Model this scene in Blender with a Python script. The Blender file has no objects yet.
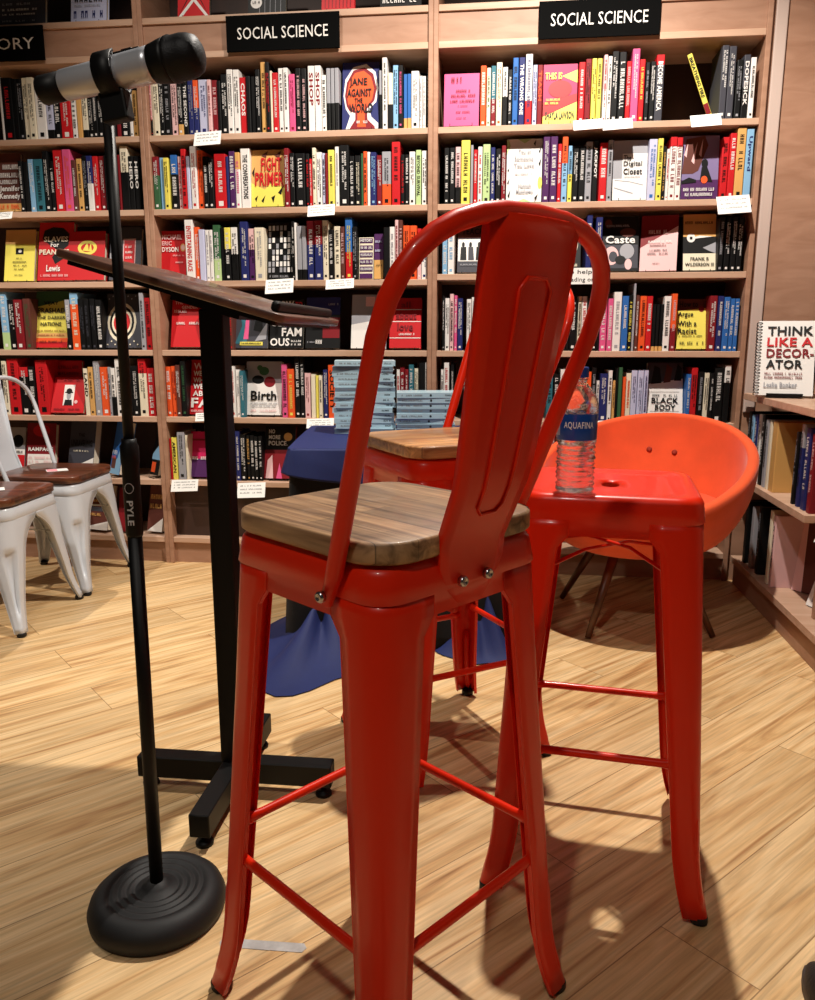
import bpy, math, random
from mathutils import Vector, Matrix
random.seed(7)
S = bpy.context.scene
COL = S.collection
PI = math.pi
# ------------------------------------------------------------------ camera
F = 800.0; PITCH = math.radians(11.6); HC = 1.0
cd = bpy.data.cameras.new('camera'); cam = bpy.data.objects.new('camera', cd); COL.objects.link(cam)
cam.location = (0, 0, HC); cam.rotation_euler = (PI/2 - PITCH, 0, 0)
cd.sensor_fit = 'HORIZONTAL'; cd.sensor_width = 36; cd.lens = 36*F/815; cd.clip_start = .02
S.camera = cam
# ------------------------------------------------------------------ light and exposure
W = bpy.data.worlds.new('world'); S.world = W; W.use_nodes = True
W.node_tree.nodes['Background'].inputs[0].default_value = (1.0, .86, .74, 1)
W.node_tree.nodes['Background'].inputs[1].default_value = 0.02
S.view_settings.view_transform = 'Standard'; S.view_settings.look = 'None'
S.view_settings.gamma = 1; S.view_settings.use_curve_mapping = False
S.view_settings.exposure = 0.0
def spot(name, loc, tgt, power, size=110, rad=.03, col=(1, .92, .82)):
    d = bpy.data.lights.new(name, 'SPOT'); d.energy = power; d.spot_size = math.radians(size); d.spot_blend = .5
    d.shadow_soft_size = rad; d.color = col
    o = bpy.data.objects.new(name, d); COL.objects.link(o); o.location = loc
    o.rotation_euler = (Vector(tgt)-Vector(loc)).to_track_quat('-Z', 'Y').to_euler()
spot('ceiling_spot', (.45, 2.15, 3.0), (.35, 2.1, 0), 340, 140)
spot('ceiling_spot', (-2.2, 2.2, 3.0), (-1.55, 2.75, 0), 200, 72)
spot('ceiling_spot', (-.8, 2.25, 3.1), (-.6, 3.4, 1.2), 60, 80)
spot('ceiling_spot', (-.55, -.55, 3.1), (-.1, 1.1, .3), 85, 66, .06)
# ------------------------------------------------------------------ pixel to world helpers
TH = math.radians(6.62); DS = 3.345
UX, UY = math.cos(TH), -math.sin(TH)        # along the bookcases
NX, NY = math.sin(TH), math.cos(TH)         # into the bookcases
def ray(px, py):
    x = (px-407.5)/F; y = (py-500)/F
    return Vector((x, math.cos(PITCH)-y*math.sin(PITCH), -(math.sin(PITCH)+y*math.cos(PITCH))))
def atz(px, py, z):
    v = ray(px, py); t = (z-HC)/v.z
    return Vector((v.x*t, v.y*t, z))
def uz(px, py, off=0):
    v = ray(px, py); t = (DS*NY+off)/(v.x*NX+v.y*NY)
    return ((v.x*t)*UX+(v.y*t-DS)*UY, HC+v.z*t)
def sh(u, off, z):                          # bookcase frame to world
    return Vector((u*UX+off*NX, DS+u*UY+off*NY, z))
# ------------------------------------------------------------------ materials
MATS = {}
def lin(c): return tuple(((v/255)/12.92 if v/255 <= .04045 else ((v/255+.055)/1.055)**2.4) for v in c)
def mat(name, rgb, rough=.5, metal=0, coat=0, noise=0, trans=0, ior=1.45, bump=0, sheen=0, nscale=40):
    k = name
    if k in MATS: return MATS[k]
    m = bpy.data.materials.new(name); m.use_nodes = True; MATS[k] = m
    nt = m.node_tree; b = nt.nodes['Principled BSDF']
    c = lin(rgb)
    b.inputs['Base Color'].default_value = (*c, 1); b.inputs['Roughness'].default_value = rough
    b.inputs['Metallic'].default_value = metal; b.inputs['Coat Weight'].default_value = coat
    b.inputs['Coat Roughness'].default_value = .08
    b.inputs['Transmission Weight'].default_value = trans; b.inputs['IOR'].default_value = ior
    if sheen: b.inputs['Sheen Weight'].default_value = sheen; b.inputs['Sheen Roughness'].default_value = .4
    if noise or bump:
        tc = nt.nodes.new('ShaderNodeTexCoord'); n = nt.nodes.new('ShaderNodeTexNoise')
        n.inputs['Scale'].default_value = nscale; n.inputs['Detail'].default_value = 4
        nt.links.new(tc.outputs['Object'], n.inputs['Vector'])
        if noise:
            r = nt.nodes.new('ShaderNodeMapRange'); r.inputs[3].default_value = 1-noise; r.inputs[4].default_value = 1+noise
            mx = nt.nodes.new('ShaderNodeVectorMath'); mx.operation = 'SCALE'; mx.inputs[0].default_value = c
            nt.links.new(n.outputs[0], r.inputs[0]); nt.links.new(r.outputs[0], mx.inputs['Scale'])
            nt.links.new(mx.outputs[0], b.inputs['Base Color'])
        if bump:
            bp = nt.nodes.new('ShaderNodeBump'); bp.inputs['Strength'].default_value = bump; bp.inputs['Distance'].default_value = .002
            nt.links.new(n.outputs[0], bp.inputs['Height']); nt.links.new(bp.outputs[0], b.inputs['Normal'])
    return m
def spec(m, v):
    m.node_tree.nodes['Principled BSDF'].inputs['Specular IOR Level'].default_value = v; return m
def wood(name, c1, c2, scale=(3, 3, 40), rough=.45, rot=0, dist=1.2, coat=0, c3=None, bands=None):
    if name in MATS: return MATS[name]
    m = bpy.data.materials.new(name); m.use_nodes = True; MATS[name] = m
    nt = m.node_tree; b = nt.nodes['Principled BSDF']; b.inputs['Roughness'].default_value = rough
    b.inputs['Coat Weight'].default_value = coat
    tc = nt.nodes.new('ShaderNodeTexCoord'); mp = nt.nodes.new('ShaderNodeMapping')
    mp.inputs['Scale'].default_value = scale; mp.inputs['Rotation'].default_value = (0, 0, rot)
    nt.links.new(tc.outputs['Object'], mp.inputs[0])
    n = nt.nodes.new('ShaderNodeTexNoise'); n.inputs['Scale'].default_value = 1; n.inputs['Detail'].default_value = 6
    n.inputs['Distortion'].default_value = dist; nt.links.new(mp.outputs[0], n.inputs['Vector'])
    cr = nt.nodes.new('ShaderNodeValToRGB'); e = cr.color_ramp.elements
    e[0].position = .3; e[0].color = (*lin(c1), 1); e[1].position = .7; e[1].color = (*lin(c2), 1)
    nt.links.new(n.outputs[0], cr.inputs[0])
    out = cr.outputs[0]
    if bands:   # staves glued side by side
        m2 = nt.nodes.new('ShaderNodeMapping'); m2.inputs['Rotation'].default_value = (0, 0, rot)
        nt.links.new(tc.outputs['Object'], m2.inputs[0])
        br = nt.nodes.new('ShaderNodeTexBrick'); br.inputs['Scale'].default_value = 1
        br.inputs['Brick Width'].default_value = 3; br.inputs['Row Height'].default_value = bands
        br.inputs['Mortar Size'].default_value = .0006; br.inputs['Bias'].default_value = 0
        br.inputs['Color1'].default_value = (.62, .62, .62, 1); br.inputs['Color2'].default_value = (1.25, 1.2, 1.15, 1)
        br.inputs['Mortar'].default_value = (.4, .4, .4, 1)
        nt.links.new(m2.outputs[0], br.inputs['Vector'])
        mu = nt.nodes.new('ShaderNodeVectorMath'); mu.operation = 'MULTIPLY'
        nt.links.new(out, mu.inputs[0]); nt.links.new(br.outputs[0], mu.inputs[1]); out = mu.outputs[0]
    nt.links.new(out, b.inputs['Base Color'])
    bp = nt.nodes.new('ShaderNodeBump'); bp.inputs['Strength'].default_value = .15; bp.inputs['Distance'].default_value = .001
    nt.links.new(n.outputs[0], bp.inputs['Height']); nt.links.new(bp.outputs[0], b.inputs['Normal'])
    return m
def floor_mat():
    m = bpy.data.materials.new('plank floor'); m.use_nodes = True; nt = m.node_tree; L = nt.links.new
    b = nt.nodes['Principled BSDF']; b.inputs['Roughness'].default_value = .42
    tc = nt.nodes.new('ShaderNodeTexCoord')
    mp = nt.nodes.new('ShaderNodeMapping'); mp.inputs['Rotation'].default_value = (0, 0, math.radians(-39))
    mp.inputs['Location'].default_value = (.12, .05, 0)
    L(tc.outputs['Object'], mp.inputs[0])
    br = nt.nodes.new('ShaderNodeTexBrick'); br.offset = .37
    for k, v in (('Scale', 1), ('Brick Width', 1.22), ('Row Height', .178), ('Mortar Size', .0011), ('Mortar Smooth', .1), ('Bias', 0)): br.inputs[k].default_value = v
    br.inputs['Color1'].default_value = (.88, .88, .88, 1); br.inputs['Color2'].default_value = (1.06, 1.06, 1.06, 1); br.inputs['Mortar'].default_value = (.42, .36, .3, 1)
    L(mp.outputs[0], br.inputs['Vector'])
    sep = nt.nodes.new('ShaderNodeVectorMath'); sep.operation = 'MULTIPLY_ADD'
    sep.inputs[1].default_value = (1, 1, 1)
    L(mp.outputs[0], sep.inputs[0])
    br2 = nt.nodes.new('ShaderNodeTexBrick'); br2.offset = .37
    for k, v in (('Scale', 1), ('Brick Width', 1.22), ('Row Height', .178), ('Mortar Size', 0), ('Bias', 0)): br2.inputs[k].default_value = v
    br2.inputs['Color1'].default_value = (0, 0, 0, 1); br2.inputs['Color2'].default_value = (7, 5, 3, 1)
    L(mp.outputs[0], br2.inputs['Vector']); L(br2.outputs[0], sep.inputs[2])
    def ns(scale, det, dist):
        s = nt.nodes.new('ShaderNodeMapping'); s.inputs['Scale'].default_value = scale; L(sep.outputs[0], s.inputs[0])
        n = nt.nodes.new('ShaderNodeTexNoise'); n.inputs['Scale'].default_value = 1; n.inputs['Detail'].default_value = det
        n.inputs['Distortion'].default_value = dist; L(s.outputs[0], n.inputs['Vector']); return n
    n1 = ns((1.3, 20, 1), 7, 1.8); n2 = ns((7, 150, 1), 4, .4); n3 = ns((1.7, 44, 1), 7, 2.6)
    cr = nt.nodes.new('ShaderNodeValToRGB'); e = cr.color_ramp.elements
    e[0].position = .30; e[0].color = (*lin((176, 128, 80)), 1); e[1].position = .62; e[1].color = (*lin((234, 200, 150)), 1)
    x = cr.color_ramp.elements.new(.45); x.color = (*lin((218, 178, 124)), 1)
    L(n1.outputs[0], cr.inputs[0])
    r2 = nt.nodes.new('ShaderNodeMapRange'); r2.inputs[1].default_value = .3; r2.inputs[2].default_value = .7; r2.inputs[3].default_value = .84; r2.inputs[4].default_value = 1.08; L(n2.outputs[0], r2.inputs[0])
    r3 = nt.nodes.new('ShaderNodeMapRange'); r3.inputs[1].default_value = .3; r3.inputs[2].default_value = .5; r3.inputs[3].default_value = .76; r3.inputs[4].default_value = 1.02; L(n3.outputs[0], r3.inputs[0])
    a = nt.nodes.new('ShaderNodeMath'); a.operation = 'MULTIPLY'; L(r2.outputs[0], a.inputs[0]); L(r3.outputs[0], a.inputs[1])
    v1 = nt.nodes.new('ShaderNodeVectorMath'); v1.operation = 'MULTIPLY'; L(cr.outputs[0], v1.inputs[0]); L(br.outputs[0], v1.inputs[1])
    v2 = nt.nodes.new('ShaderNodeVectorMath'); v2.operation = 'SCALE'; L(v1.outputs[0], v2.inputs[0]); L(a.outputs[0], v2.inputs['Scale'])
    L(v2.outputs[0], b.inputs['Base Color'])
    bp = nt.nodes.new('ShaderNodeBump'); bp.inputs['Strength'].default_value = .12; bp.inputs['Distance'].default_value = .001
    L(n2.outputs[0], bp.inputs['Height']); L(bp.outputs[0], b.inputs['Normal'])
    return m
M_RED = spec(mat('red enamel', (222, 38, 6), .36, 0, .18, noise=.04, nscale=6), .3)
M_WHT = mat('white enamel', (202, 206, 212), .35, 0, .4)
M_BLK = spec(mat('black metal', (6, 6, 7), .5), .3)
M_RUB = mat('black rubber', (17, 17, 19), .6, noise=.15, nscale=90, bump=.1)
M_CHR = mat('chrome', (190, 190, 195), .25, 1)
M_SIL = mat('silver metal', (196, 199, 207), .3, .45)
M_PAGE = mat('book pages', (214, 204, 184), .8)
M_PAPER = mat('white card', (232, 230, 226), .7)
M_INK = mat('black ink', (22, 22, 24), .7)
M_GREYINK = mat('grey ink', (120, 118, 118), .7)
M_CASE = wood('birch veneer', (152, 112, 88), (172, 132, 108), (5, 5, 22), .5, dist=.8)
M_CASEH = wood('birch shelf veneer', (182, 144, 118), (200, 166, 142), (3, 26, 26), .5, dist=.8)
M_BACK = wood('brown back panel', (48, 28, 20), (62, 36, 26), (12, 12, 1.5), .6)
M_SEATW = wood('rustic seat wood', (96, 70, 48), (176, 142, 106), (3, 42, 42), .5, 0, 1.6, .1, bands=.048)
M_SEATL = wood('warm seat wood', (130, 84, 50), (206, 156, 104), (3, 40, 40), .4, 0, 1.4, .2, bands=.048)
M_SEATD = wood('dark seat wood', (58, 30, 20), (112, 62, 38), (3, 34, 34), .35, 0, 1.4, .3, bands=.06)
M_DESK = wood('walnut desk board', (70, 44, 34), (104, 68, 52), (30, 4, 30), .4, 0, 1.0, .2)
M_LEGW = wood('walnut leg', (70, 38, 22), (104, 60, 34), (20, 20, 3), .4)
M_SUEDE = mat('orange velvet', (222, 84, 38), .85, noise=.25, sheen=.2, nscale=8)
M_BUT = mat('dark orange velvet', (140, 40, 20), .85)
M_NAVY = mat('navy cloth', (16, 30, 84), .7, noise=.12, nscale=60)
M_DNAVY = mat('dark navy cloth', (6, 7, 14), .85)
PALE = {'k': (9, 9, 10), 'w': (224, 220, 216), 'r': (188, 26, 32), 'R': (122, 22, 30), 'o': (222, 84, 36), 'M': (190, 28, 84), 'V': (120, 108, 146), 'y': (224, 210, 92),
    'g': (52, 92, 60), 'b': (44, 98, 168), 'n': (34, 40, 96), 'c': (128, 172, 206), 'p': (208, 82, 130), 'P': (74, 34, 84),
    't': (48, 104, 118), 's': (150, 150, 156), 'S': (62, 62, 70), 'm': (222, 212, 188), 'l': (186, 188, 214), 'u': (206, 158, 92),
    'B': (92, 50, 42), 'e': (176, 200, 140), 'q': (220, 178, 178)}
CNAME = {'M': 'magenta', 'V': 'mauve', 'k': 'black', 'w': 'white', 'r': 'red', 'R': 'dark red', 'o': 'orange', 'y': 'yellow', 'g': 'dark green', 'b': 'blue',
    'n': 'navy', 'c': 'light blue', 'p': 'pink', 'P': 'purple', 't': 'teal', 's': 'grey', 'S': 'dark grey', 'm': 'cream',
    'l': 'pale lilac', 'u': 'tan', 'B': 'brown', 'e': 'pale green', 'q': 'pale pink'}
def cm(c):
    m = mat('cover '+CNAME[c], PALE[c], .5); m.node_tree.nodes['Principled BSDF'].inputs['Specular IOR Level'].default_value = .3; return m
# ------------------------------------------------------------------ mesh builder
class MB:
    def __init__(s): s.v = []; s.f = []; s.mi = []; s.mats = []; s.sm = []
    def m(s, mt):
        if mt not in s.mats: s.mats.append(mt)
        return s.mats.index(mt)
    def add(s, vs, fs, mt, smooth=False):
        o = len(s.v); k = s.m(mt); s.v += [tuple(x) for x in vs]
        for f in fs: s.f.append(tuple(i+o for i in f)); s.mi.append(k); s.sm.append(smooth)
    def box(s, lo, hi, mt, M=None):
        x0, y0, z0 = lo; x1, y1, z1 = hi
        vs = [(x0,y0,z0),(x1,y0,z0),(x1,y1,z0),(x0,y1,z0),(x0,y0,z1),(x1,y0,z1),(x1,y1,z1),(x0,y1,z1)]
        if M: vs = [M @ Vector(v) for v in vs]
        s.add(vs, [(0,3,2,1),(4,5,6,7),(0,1,5,4),(1,2,6,5),(2,3,7,6),(3,0,4,7)], mt)
    def grid(s, rows, mt, closed=False, smooth=True, flip=False, capa=False, capb=False):
        n = len(rows[0]); vs = [p for r in rows for p in r]; fs = []
        for i in range(len(rows)-1):
            for j in range(n if closed else n-1):
                a = i*n+j; b = i*n+(j+1) % n; q = (a, b, b+n, a+n)
                fs.append(q[::-1] if flip else q)
        if capa: fs.append(tuple(range(n))[::-1] if not flip else tuple(range(n)))
        if capb:
            t = tuple(range((len(rows)-1)*n, len(rows)*n)); fs.append(t if not flip else t[::-1])
        s.add(vs, fs, mt, smooth)
    def tube(s, path, r, mt, n=10, closed=False, M=None):
        P = [Vector(p) for p in path]; rows = []; up = None; N = len(P)
        for i, p in enumerate(P):
            a = P[i-1] if (i or closed) else p; b = P[(i+1) % N] if (i < N-1 or closed) else p
            t = (b-a).normalized()
            if up is None: up = Vector((0, 0, 1)) if abs(t.z) < .9 else Vector((1, 0, 0))
            x = t.cross(up).normalized(); up = x.cross(t).normalized()
            rr = r[i] if isinstance(r, (list, tuple)) else r
            rows.append([p+(x*math.cos(2*PI*k/n)+up*math.sin(2*PI*k/n))*rr for k in range(n)])
        if closed: rows.append(rows[0])
        if M: rows = [[M @ q for q in rw] for rw in rows]
        s.grid(rows, mt, True, True, False, not closed, not closed)
    def lathe(s, prof, mt, n=32, M=None, caps=True):
        rows = [[Vector((r*math.cos(2*PI*k/n), r*math.sin(2*PI*k/n), z)) for k in range(n)] for r, z in prof]
        if M: rows = [[M @ q for q in rw] for rw in rows]
        s.grid(rows, mt, True, True, False, caps, caps)
    def poly(s, pts, z, mt, M=None):
        vs = [Vector((x, y, z)) for x, y in pts]
        if M: vs = [M @ v for v in vs]
        s.add(vs, [tuple(range(len(vs)))], mt)
    def slab(s, pts, z0, z1, mt, M=None, bev=0):
        n = len(pts); 
        if bev:
            cx = sum(p[0] for p in pts)/n; cy = sum(p[1] for p in pts)/n
            def sc(k): return [(cx+(x-cx)*k, cy+(y-cy)*k) for x, y in pts]
            R = max(abs(p[0]-cx) for p in pts); k = 1-bev/R
            lay = [(sc(k), z0), (pts, z0+bev), (pts, z1-bev), (sc(1-bev*.3/R), z1-bev*.3), (sc(k), z1)]
        else: lay = [(pts, z0), (pts, z1)]
        rows = [[Vector((x, y, z)) for x, y in p] for p, z in lay]
        if M: rows = [[M @ q for q in r] for r in rows]
        s.grid(rows, mt, True, bool(bev), False, True, True)
    def build(s, name, parent=None, loc=None, rot=None, autosmooth=True):
        me = bpy.data.meshes.new(name); me.from_pydata(s.v, [], s.f)
        for m in s.mats: me.materials.append(m)
        me.polygons.foreach_set('material_index', s.mi); me.polygons.foreach_set('use_smooth', s.sm)
        me.update()
        o = bpy.data.objects.new(name, me); COL.objects.link(o)
        if parent: o.parent = parent
        if loc is not None: o.location = loc
        if rot is not None: o.rotation_euler = rot
        return o
def tag(o, label=None, cat=None, group=None, kind=None):
    if label: o['label'] = label
    if cat: o['category'] = cat
    if group: o['group'] = group
    if kind: o['kind'] = kind
    return o
def thing(name, label, cat, loc=(0, 0, 0), rz=0, group=None):
    o = bpy.data.objects.new(name, None); COL.objects.link(o); o.empty_display_size = .05
    o.location = loc; o.rotation_euler = (0, 0, rz)
    return tag(o, label, cat, group)
def dup(o, parent=None):
    c = o.copy(); COL.objects.link(c)
    if parent: c.parent = parent
    for ch in list(o.children): dup(ch, c)
    return c
def recalc(o):
    import bmesh
    b = bmesh.new(); b.from_mesh(o.data); bmesh.ops.recalc_face_normals(b, faces=b.faces); b.to_mesh(o.data); b.free()
def bevel(o, w=.003, seg=2):
    m = o.modifiers.new('bevel', 'BEVEL'); m.width = w; m.segments = seg; m.limit_method = 'ANGLE'; m.angle_limit = .7
def solid(o, t=.003, off=-1):
    m = o.modifiers.new('solid', 'SOLIDIFY'); m.thickness = t; m.offset = off
# ------------------------------------------------------------------ text
TC = {}
def text_geo(s, bold=0):
    k = (s, bold)
    if k in TC: return TC[k]
    c = bpy.data.curves.new('t', 'FONT'); c.body = s; c.size = 1; c.resolution_u = 2; c.offset = bold; c.space_character = 1.05
    o = bpy.data.objects.new('t', c); COL.objects.link(o)
    dg = bpy.context.evaluated_depsgraph_get(); me = bpy.data.meshes.new_from_object(o.evaluated_get(dg))
    vs = [(v.co.x, v.co.y) for v in me.vertices]; fs = [tuple(p.vertices) for p in me.polygons]
    bpy.data.objects.remove(o); bpy.data.curves.remove(c); bpy.data.meshes.remove(me)
    x0 = min(v[0] for v in vs); x1 = max(v[0] for v in vs); y0 = min(v[1] for v in vs); y1 = max(v[1] for v in vs)
    TC[k] = ([((x-x0)/(x1-x0), (y-y0)/(y1-y0)) for x, y in vs], fs, (x1-x0)/(y1-y0))
    return TC[k]
def add_text(mb, s, fn, mt, bold=.02):
    """fn maps (0..1, 0..1) to a point"""
    vs, fs, _ = text_geo(s, bold); mb.add([fn(x, y) for x, y in vs], fs, mt)
def scribble(mb, fn, n, mt, rnd):
    """illegible small print: short strokes in a row"""
    x = 0; w = 1/n
    for i in range(n):
        if rnd.random() < .14: x += w; continue
        a = x+w*.12; b = x+w*.82; t = w*.24; k = rnd.randint(0, 3)
        q = [(a, 0, a+t, 1)]
        if k != 1: q.append((b-t, 0, b, 1))
        if k == 1: q.append((a, 0, b, .22))
        if k in (0, 2): q.append((a, .4, b, .6))
        if k == 3: q.append((a, .78, b, 1))
        for x0, y0, x1, y1 in q: mb.add([fn(x0, y0), fn(x1, y0), fn(x1, y1), fn(x0, y1)], [(0, 1, 2, 3)], mt)
        x += w
# ------------------------------------------------------------------ the setting
fb = MB(); fb.box((-5, -3, -.05), (4, 5, 0), floor_mat()); tag(fb.build('floor'), kind='structure')
wb = MB(); wb.box((-3.2, .36, 0), (2.4, .46, 3.1), mat('dark wall paint', (96, 66, 50), .8))
tag(wb.build('wall_back', loc=sh(0, 0, 0), rot=(0, 0, -TH)), kind='structure')
wr = MB(); wr.box((1.98, -2.2, 0), (2.08, .36, 3.1), mat('wall paint', (150, 120, 100), .8))
tag(wr.build('wall_right', loc=sh(0, 0, 0), rot=(0, 0, -TH)), kind='structure')
# ------------------------------------------------------------------ bookcases
ZR = [uz(201, 15)[1], 2.098, 1.794, 1.510, 1.224, .940, .656, .378, .118]   # tops of rail, header shelf, six shelves, bottom
U1, U2, U3 = -1.055, .099, 1.297
ROOT = sh(0, 0, 0); RR = (0, 0, -TH); T = .024
def bookcase(u0, u1, label, zs, left=True, right=True, closed_bottom=False):
    c = thing('bookcase', label, 'bookcase', sh(u0, 0, 0), -TH, 'birch bookcases along the back wall')
    w = u1-u0; top = 2.75
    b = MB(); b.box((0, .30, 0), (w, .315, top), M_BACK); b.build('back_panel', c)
    for i in (0, 1):
        x = 0 if i == 0 else w-.019
        b = MB(); b.box((x, 0, 0), (x+.019, .30, top), M_CASE); bevel(b.build('side_panel', c), .002, 1)
    for i, z in enumerate(zs):
        b = MB(); b.box((.019, .004, z-T), (w-.019, .30, z), M_CASEH); o = b.build('shelf', c); bevel(o, .0015, 1)
    b = MB(); b.box((.019, .012, zs[1]), (w-.019, .03, zs[0]-T), M_CASE); b.build('header_board', c)
    b = MB(); b.box((.019, .02, 0), (w-.019, .035, zs[-1]-T), M_CASE); b.build('plinth', c)
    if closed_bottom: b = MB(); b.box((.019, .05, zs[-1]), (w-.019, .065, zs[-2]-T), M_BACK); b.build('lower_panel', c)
    return c
zl = list(ZR)
bookcase(-2.36, U1-.0195, 'left birch bookcase behind the white cafe chairs', zl)
bookcase(U1-.019, U2, 'middle birch bookcase with a SOCIAL SCIENCE sign, behind the lectern', zl, closed_bottom=True)
zr = list(ZR); zr[4] = 1.243
bookcase(U2+.0005, U3+.038, 'right birch bookcase with a SOCIAL SCIENCE sign, behind the orange armchair', zr)
# corner filler between the right bookcase and the side unit
b = MB(); b.box((0, .02, 0), (.26, .04, 2.75), M_CASE); o = b.build('corner_panel', None, sh(U3+.0395, 0, 0), RR)
tag(o, 'plain birch panel filling the corner right of the bookcases', 'panel')
b = MB(); b.box((.012, .008, .7), (.055, .0195, 2.7), mat('clear plastic strip', (196, 176, 166), .15, 0, .6))
o = b.build('cable_cover', None, sh(U3+.038, 0, 0), RR); bevel(o, .004, 2)
tag(o, 'shiny plastic cable cover running up the corner panel', 'cable cover')
# signs
def sign(px0, px1, pyc, txt, label, full=None):
    ua, _ = uz(px0, pyc); ub, _ = uz(px1, pyc)
    z0 = ZR[1]-.012; z1 = ZR[0]-.012
    c = thing('section_sign', label, 'sign', sh(ua, -.012, z0), -TH, 'section signs on the bookcases')
    w = ub-ua; h = z1-z0
    b = MB(); b.box((0, 0, 0), (w, .008, h), spec(mat('sign black', (3, 3, 3), .8), .08)); bevel(b.build('sign_panel', c), .001, 1)
    t = MB(); v, f, asp = text_geo(txt, .0); th = h*.33; tw = w*.80
    add_text(t, txt, lambda x, y: (w*.10+x*tw, -.0006, h*.33+y*th), mat('sign white', (228, 224, 218), .6), .0)
    t.build('sign_lettering', c)
sign(227, 340, 32, 'SOCIAL SCIENCE', 'black SOCIAL SCIENCE sign on the middle bookcase')
sign(539, 660, 17, 'SOCIAL SCIENCE', 'black SOCIAL SCIENCE sign on the right bookcase')
sign(-48, 45, 43, 'HISTORY', 'black sign ending in ORY on the left bookcase, cut by the photo edge')
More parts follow.
